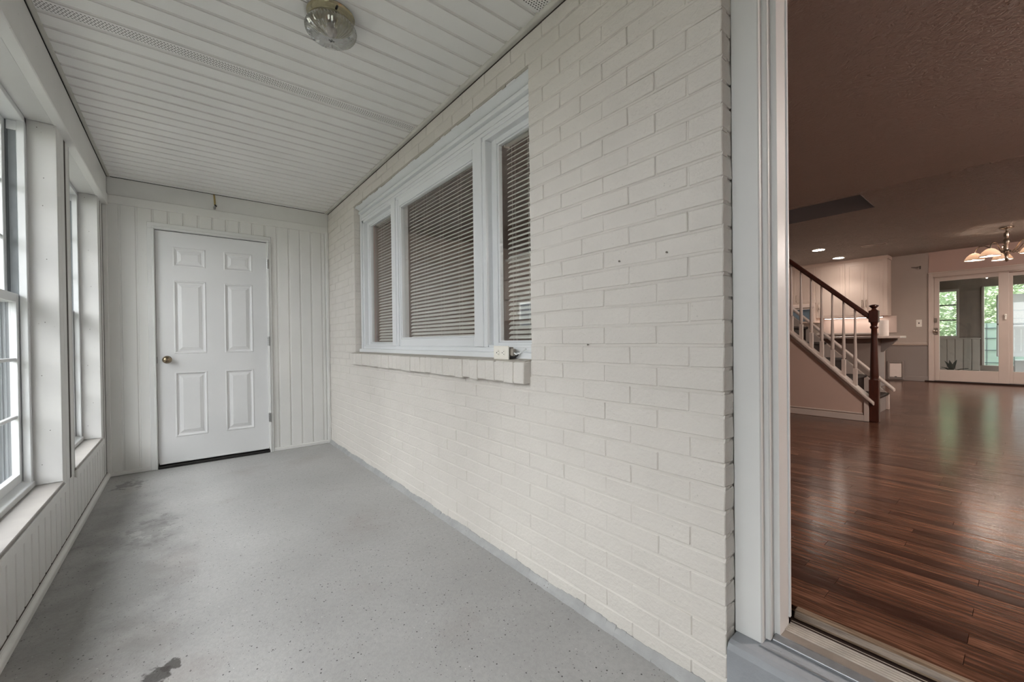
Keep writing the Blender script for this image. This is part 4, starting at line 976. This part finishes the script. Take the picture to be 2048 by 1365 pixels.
part('pane', B(SXF+0.03, SXF+0.034, -0.98, 0.546, 0.42, 2.06), 'pane_glass', wn); part('pane', B(SXF+0.03, SXF+0.034, -2.46, -1.02, 0.42, 2.06), 'pane_glass', wn)
portal('sunroom_daylight', (SXF+0.14, -0.95, 1.25), (-1, 0, 0), 3.0, 1.65); portal('sunroom_daylight', (SXF+0.14, 1.27, 1.52), (-1, 0, 0), 0.7, 1.0)
wn = thing('window_9', (11.7, -1.6, 0.42), 'unseen long side window of the back sunroom, set close for its light', 'window', kind='structure')  # unseen window, placed close so its daylight brightens the standing panel
part('frame', G().box(XFAR+0.1, SXF+0.1, -1.66, -1.6, 0.1, 0.45).box(XFAR+0.1, SXF+0.1, -1.66, -1.6, 2.2, 2.5).box(11.7, 11.76, -1.66, -1.6, 0.45, 2.2), 'sunroom_panel', wn)
part('pane', B(XFAR+0.1, SXF, -1.634, -1.63, 0.45, 2.2), 'pane_glass', wn)
portal('sunroom_daylight', (11.7, -1.75, 1.3), (0, 1, 0), 2.4, 1.7)
# tall pale two-section panel, standing in the sunroom
wp = thing('standing_panel', (12.4, -0.1, 0.20), 'tall pale white panel in two sections standing behind the sliding door', 'panel')
part('upper_section', B(12.38, 12.42, -0.55, 0.392, 1.268, 1.815), 'pale_panel', wp, 0.006)
part('lower_section', B(12.38, 12.42, -0.55, 0.392, 0.64, 1.236), 'pale_panel', wp, 0.006)
part('middle_bar', B(12.375, 12.425, -0.55, 0.385, 1.236, 1.268), 'alu_grey', wp, 0.003)
for yy in (-0.48, 0.35):
    lg = part('leg', G().tube([(12.4, yy, 0.225), (12.4, yy, 0.64)], 0.014, 10), 'alu_grey', wp, smooth=True)
    part('foot', B(12.2, 12.6, yy-0.02, yy+0.02, 0.20, 0.228), 'alu_grey', lg, 0.004)
wp.rotation_euler.z = math.radians(24); wp.location.x = 12.28; wp.location.y = -0.10
# low pale box and dark spiky plant on the sunroom floor
solo('storage_box', B(12.0, 12.3, -0.2, 0.14, 0.201, 0.58), 'pale_panel', (12.15, -0.03, 0.2), 'low white box on the sunroom floor behind the sliding glass', 'box', 0.012)
ag = thing('spiky_plant', (12.0, 0.93, 0.20), 'dark spiky potted plant on the sunroom floor behind glass', 'plant')
part('pot', G().lathe([(0.075, 0), (0.10, 0.02), (0.115, 0.13), (0.12, 0.14), (0.105, 0.14), (0.10, 0.11)], (12.0, 0.93, 0.20), 20), 'slit_brown', ag, smooth=True)
rr = random.Random(5)
for i, (dy, dz, dx) in enumerate([(0.10, 0.34, 0), (0.03, 0.36, -.05), (-0.07, 0.37, 0), (-0.02, 0.30, .08), (0.14, 0.22, -.06), (-0.36, 0.17, -.02), (-0.22, 0.20, .05), (0.16, 0.14, .06), (0.07, 0.24, .12)]):
    p0 = Vector((12.0, 0.93, 0.32)); p1 = p0+Vector((dx*.5, dy*.45, (dz-.12)*.62+.03)); p2 = Vector((12.0+dx, 0.93+dy, 0.20+dz))
    g = G(); vv = []
    for tt, wdt_ in ((0, .012), (.3, .026), (.65, .02), (1, .001)):
        p = (p0*(1-tt)+p1*tt)*(1-tt)+(p1*(1-tt)+p2*tt)*tt
        vv += [(p.x-.004, p.y-wdt_, p.z), (p.x+.006, p.y, p.z-.007), (p.x-.004, p.y+wdt_, p.z), (p.x-.002, p.y, p.z+.003)]
    g.add(vv, [(j*4+k, j*4+(k+1) % 4, j*4+4+(k+1) % 4, j*4+4+k) for j in range(3) for k in range(4)])
    part('leaf', g, 'leaf_dark', ag)
# teal gridded panel fence and hedges in the back yard
tf = thing('garden_screen', (13.7, 0, 0.1), 'pale teal gridded panel standing outside the sunroom', 'screen')
part('sheet', B(13.72, 13.75, -1.6, 1.0, 0.15, 1.31), 'teal_panel', tf)
for z in (0.45, 0.72, 0.98, 1.20): part('grid_bar', B(13.712, 13.722, -1.6, 1.0, z-.006, z+.006), 'micro_glass', tf)
for k in range(14): part('grid_bar', B(13.713, 13.721, -1.55+k*.19-.005, -1.55+k*.19+.005, 0.15, 1.31), 'micro_glass', tf)
def leaves(name, boxr, n, mat, label, cat, size, seed):
    rr = random.Random(seed); v = []; f = []; r = []
    x0, x1, y0, y1, z0, z1 = boxr
    for i in range(n):
        u, w, q = rr.random(), rr.random(), rr.random()
        bump = 0.25*math.sin(w*9+seed)+0.15*math.sin(w*23+seed*2)
        c = Vector((x0+(x1-x0)*u, y0+(y1-y0)*w, z0+(z1-z0)*q*(0.85+bump*0.4)))
        a = Vector((rr.uniform(-1, 1), rr.uniform(-1, 1), rr.uniform(-.6, .6))).normalized()*size*rr.uniform(.6, 1.3)
        b = a.cross(Vector((rr.uniform(-1, 1), rr.uniform(-1, 1), rr.uniform(-1, 1)))).normalized()*size*rr.uniform(.3, .5)
        o = len(v); v += [tuple(c-a), tuple(c+b), tuple(c+a), tuple(c-b)]; f.append((o, o+1, o+2, o+3)); r.append(rr.random())
    me = bpy.data.meshes.new(name); me.from_pydata(v, [], f)
    at = me.attributes.new('rnd', 'FLOAT', 'FACE'); at.data.foreach_set('value', r); me.update()
    return tag(put(name, me, mat), label, cat, kind='stuff')
solo('hedge_core', G().box(16.5, 16.9, -6, 7, -0.5, 3.2), 'leaf_core', (16, 0, -0.5), 'dense dark green mass inside the back yard hedge', 'hedge', kind='stuff')
leaves('hedge', (15.2, 16.35, -5, 6, -0.3, 3.4), 30000, 'hedge_leaf', 'leafy green hedge in the yard behind the sunroom', 'hedge', 0.045, 3)
# ================================================================ OUTSIDE THE PORCH WINDOWS
struct('ground', B(-40, 40, -40, 40, -0.6, -0.5), 'ground', 'pale ground around the house, lightened to bounce daylight', 'ground')  # pale tone set to bounce daylight up onto the porch ceiling
fn = thing('yard_fence', (-2.6, 3, -0.5), 'dark grey board fence outside the porch windows', 'fence')
y = -3.0
pk = B(-0.014, 0.014, -0.072, 0.072, 0.0, 1.70).mesh('picket', 0.006); pk.materials.append(MATS['fence_grey'])
while y < 26: put('picket', pk, None, fn, (0, y-3, 0.06)); y += 0.152
part('rail', B(-2.63, -2.57, -3.1, 26, -0.44, -0.30), 'fence_grey', fn, 0.005); part('rail', B(-2.63, -2.57, -3.1, 26, 1.24, 1.34), 'fence_grey', fn, 0.005)
y = -3.0
while y < 26.1: part('post', B(-2.67, -2.53, y-.07, y+.07, -0.5, 1.42), 'fence_grey', fn, 0.01); y += 2.4
nh = thing('neighbour_house', (-9, 9, -0.5), 'grey brick neighbouring house beyond the grey fence', 'house')
hw_ = part('wall', B(-13, -8.2, 4.5, 15.0, -0.5, 4.6), 'house_brick', nh)
part('roof', G().prism([(-13.4, 4.5), (-7.8, 4.5), (-10.6, 6.6)], 'y', 4.1, 15.4), 'shingle', nh)
for yy in (6.5, 9.5, 12.5):
    wq = part('window', B(-8.22, -8.16, yy-.5, yy+.5, 1.2, 2.6), 'window_white', nh); part('pane', B(-8.165, -8.15, yy-.42, yy+.42, 1.28, 2.52), 'micro_glass', wq)
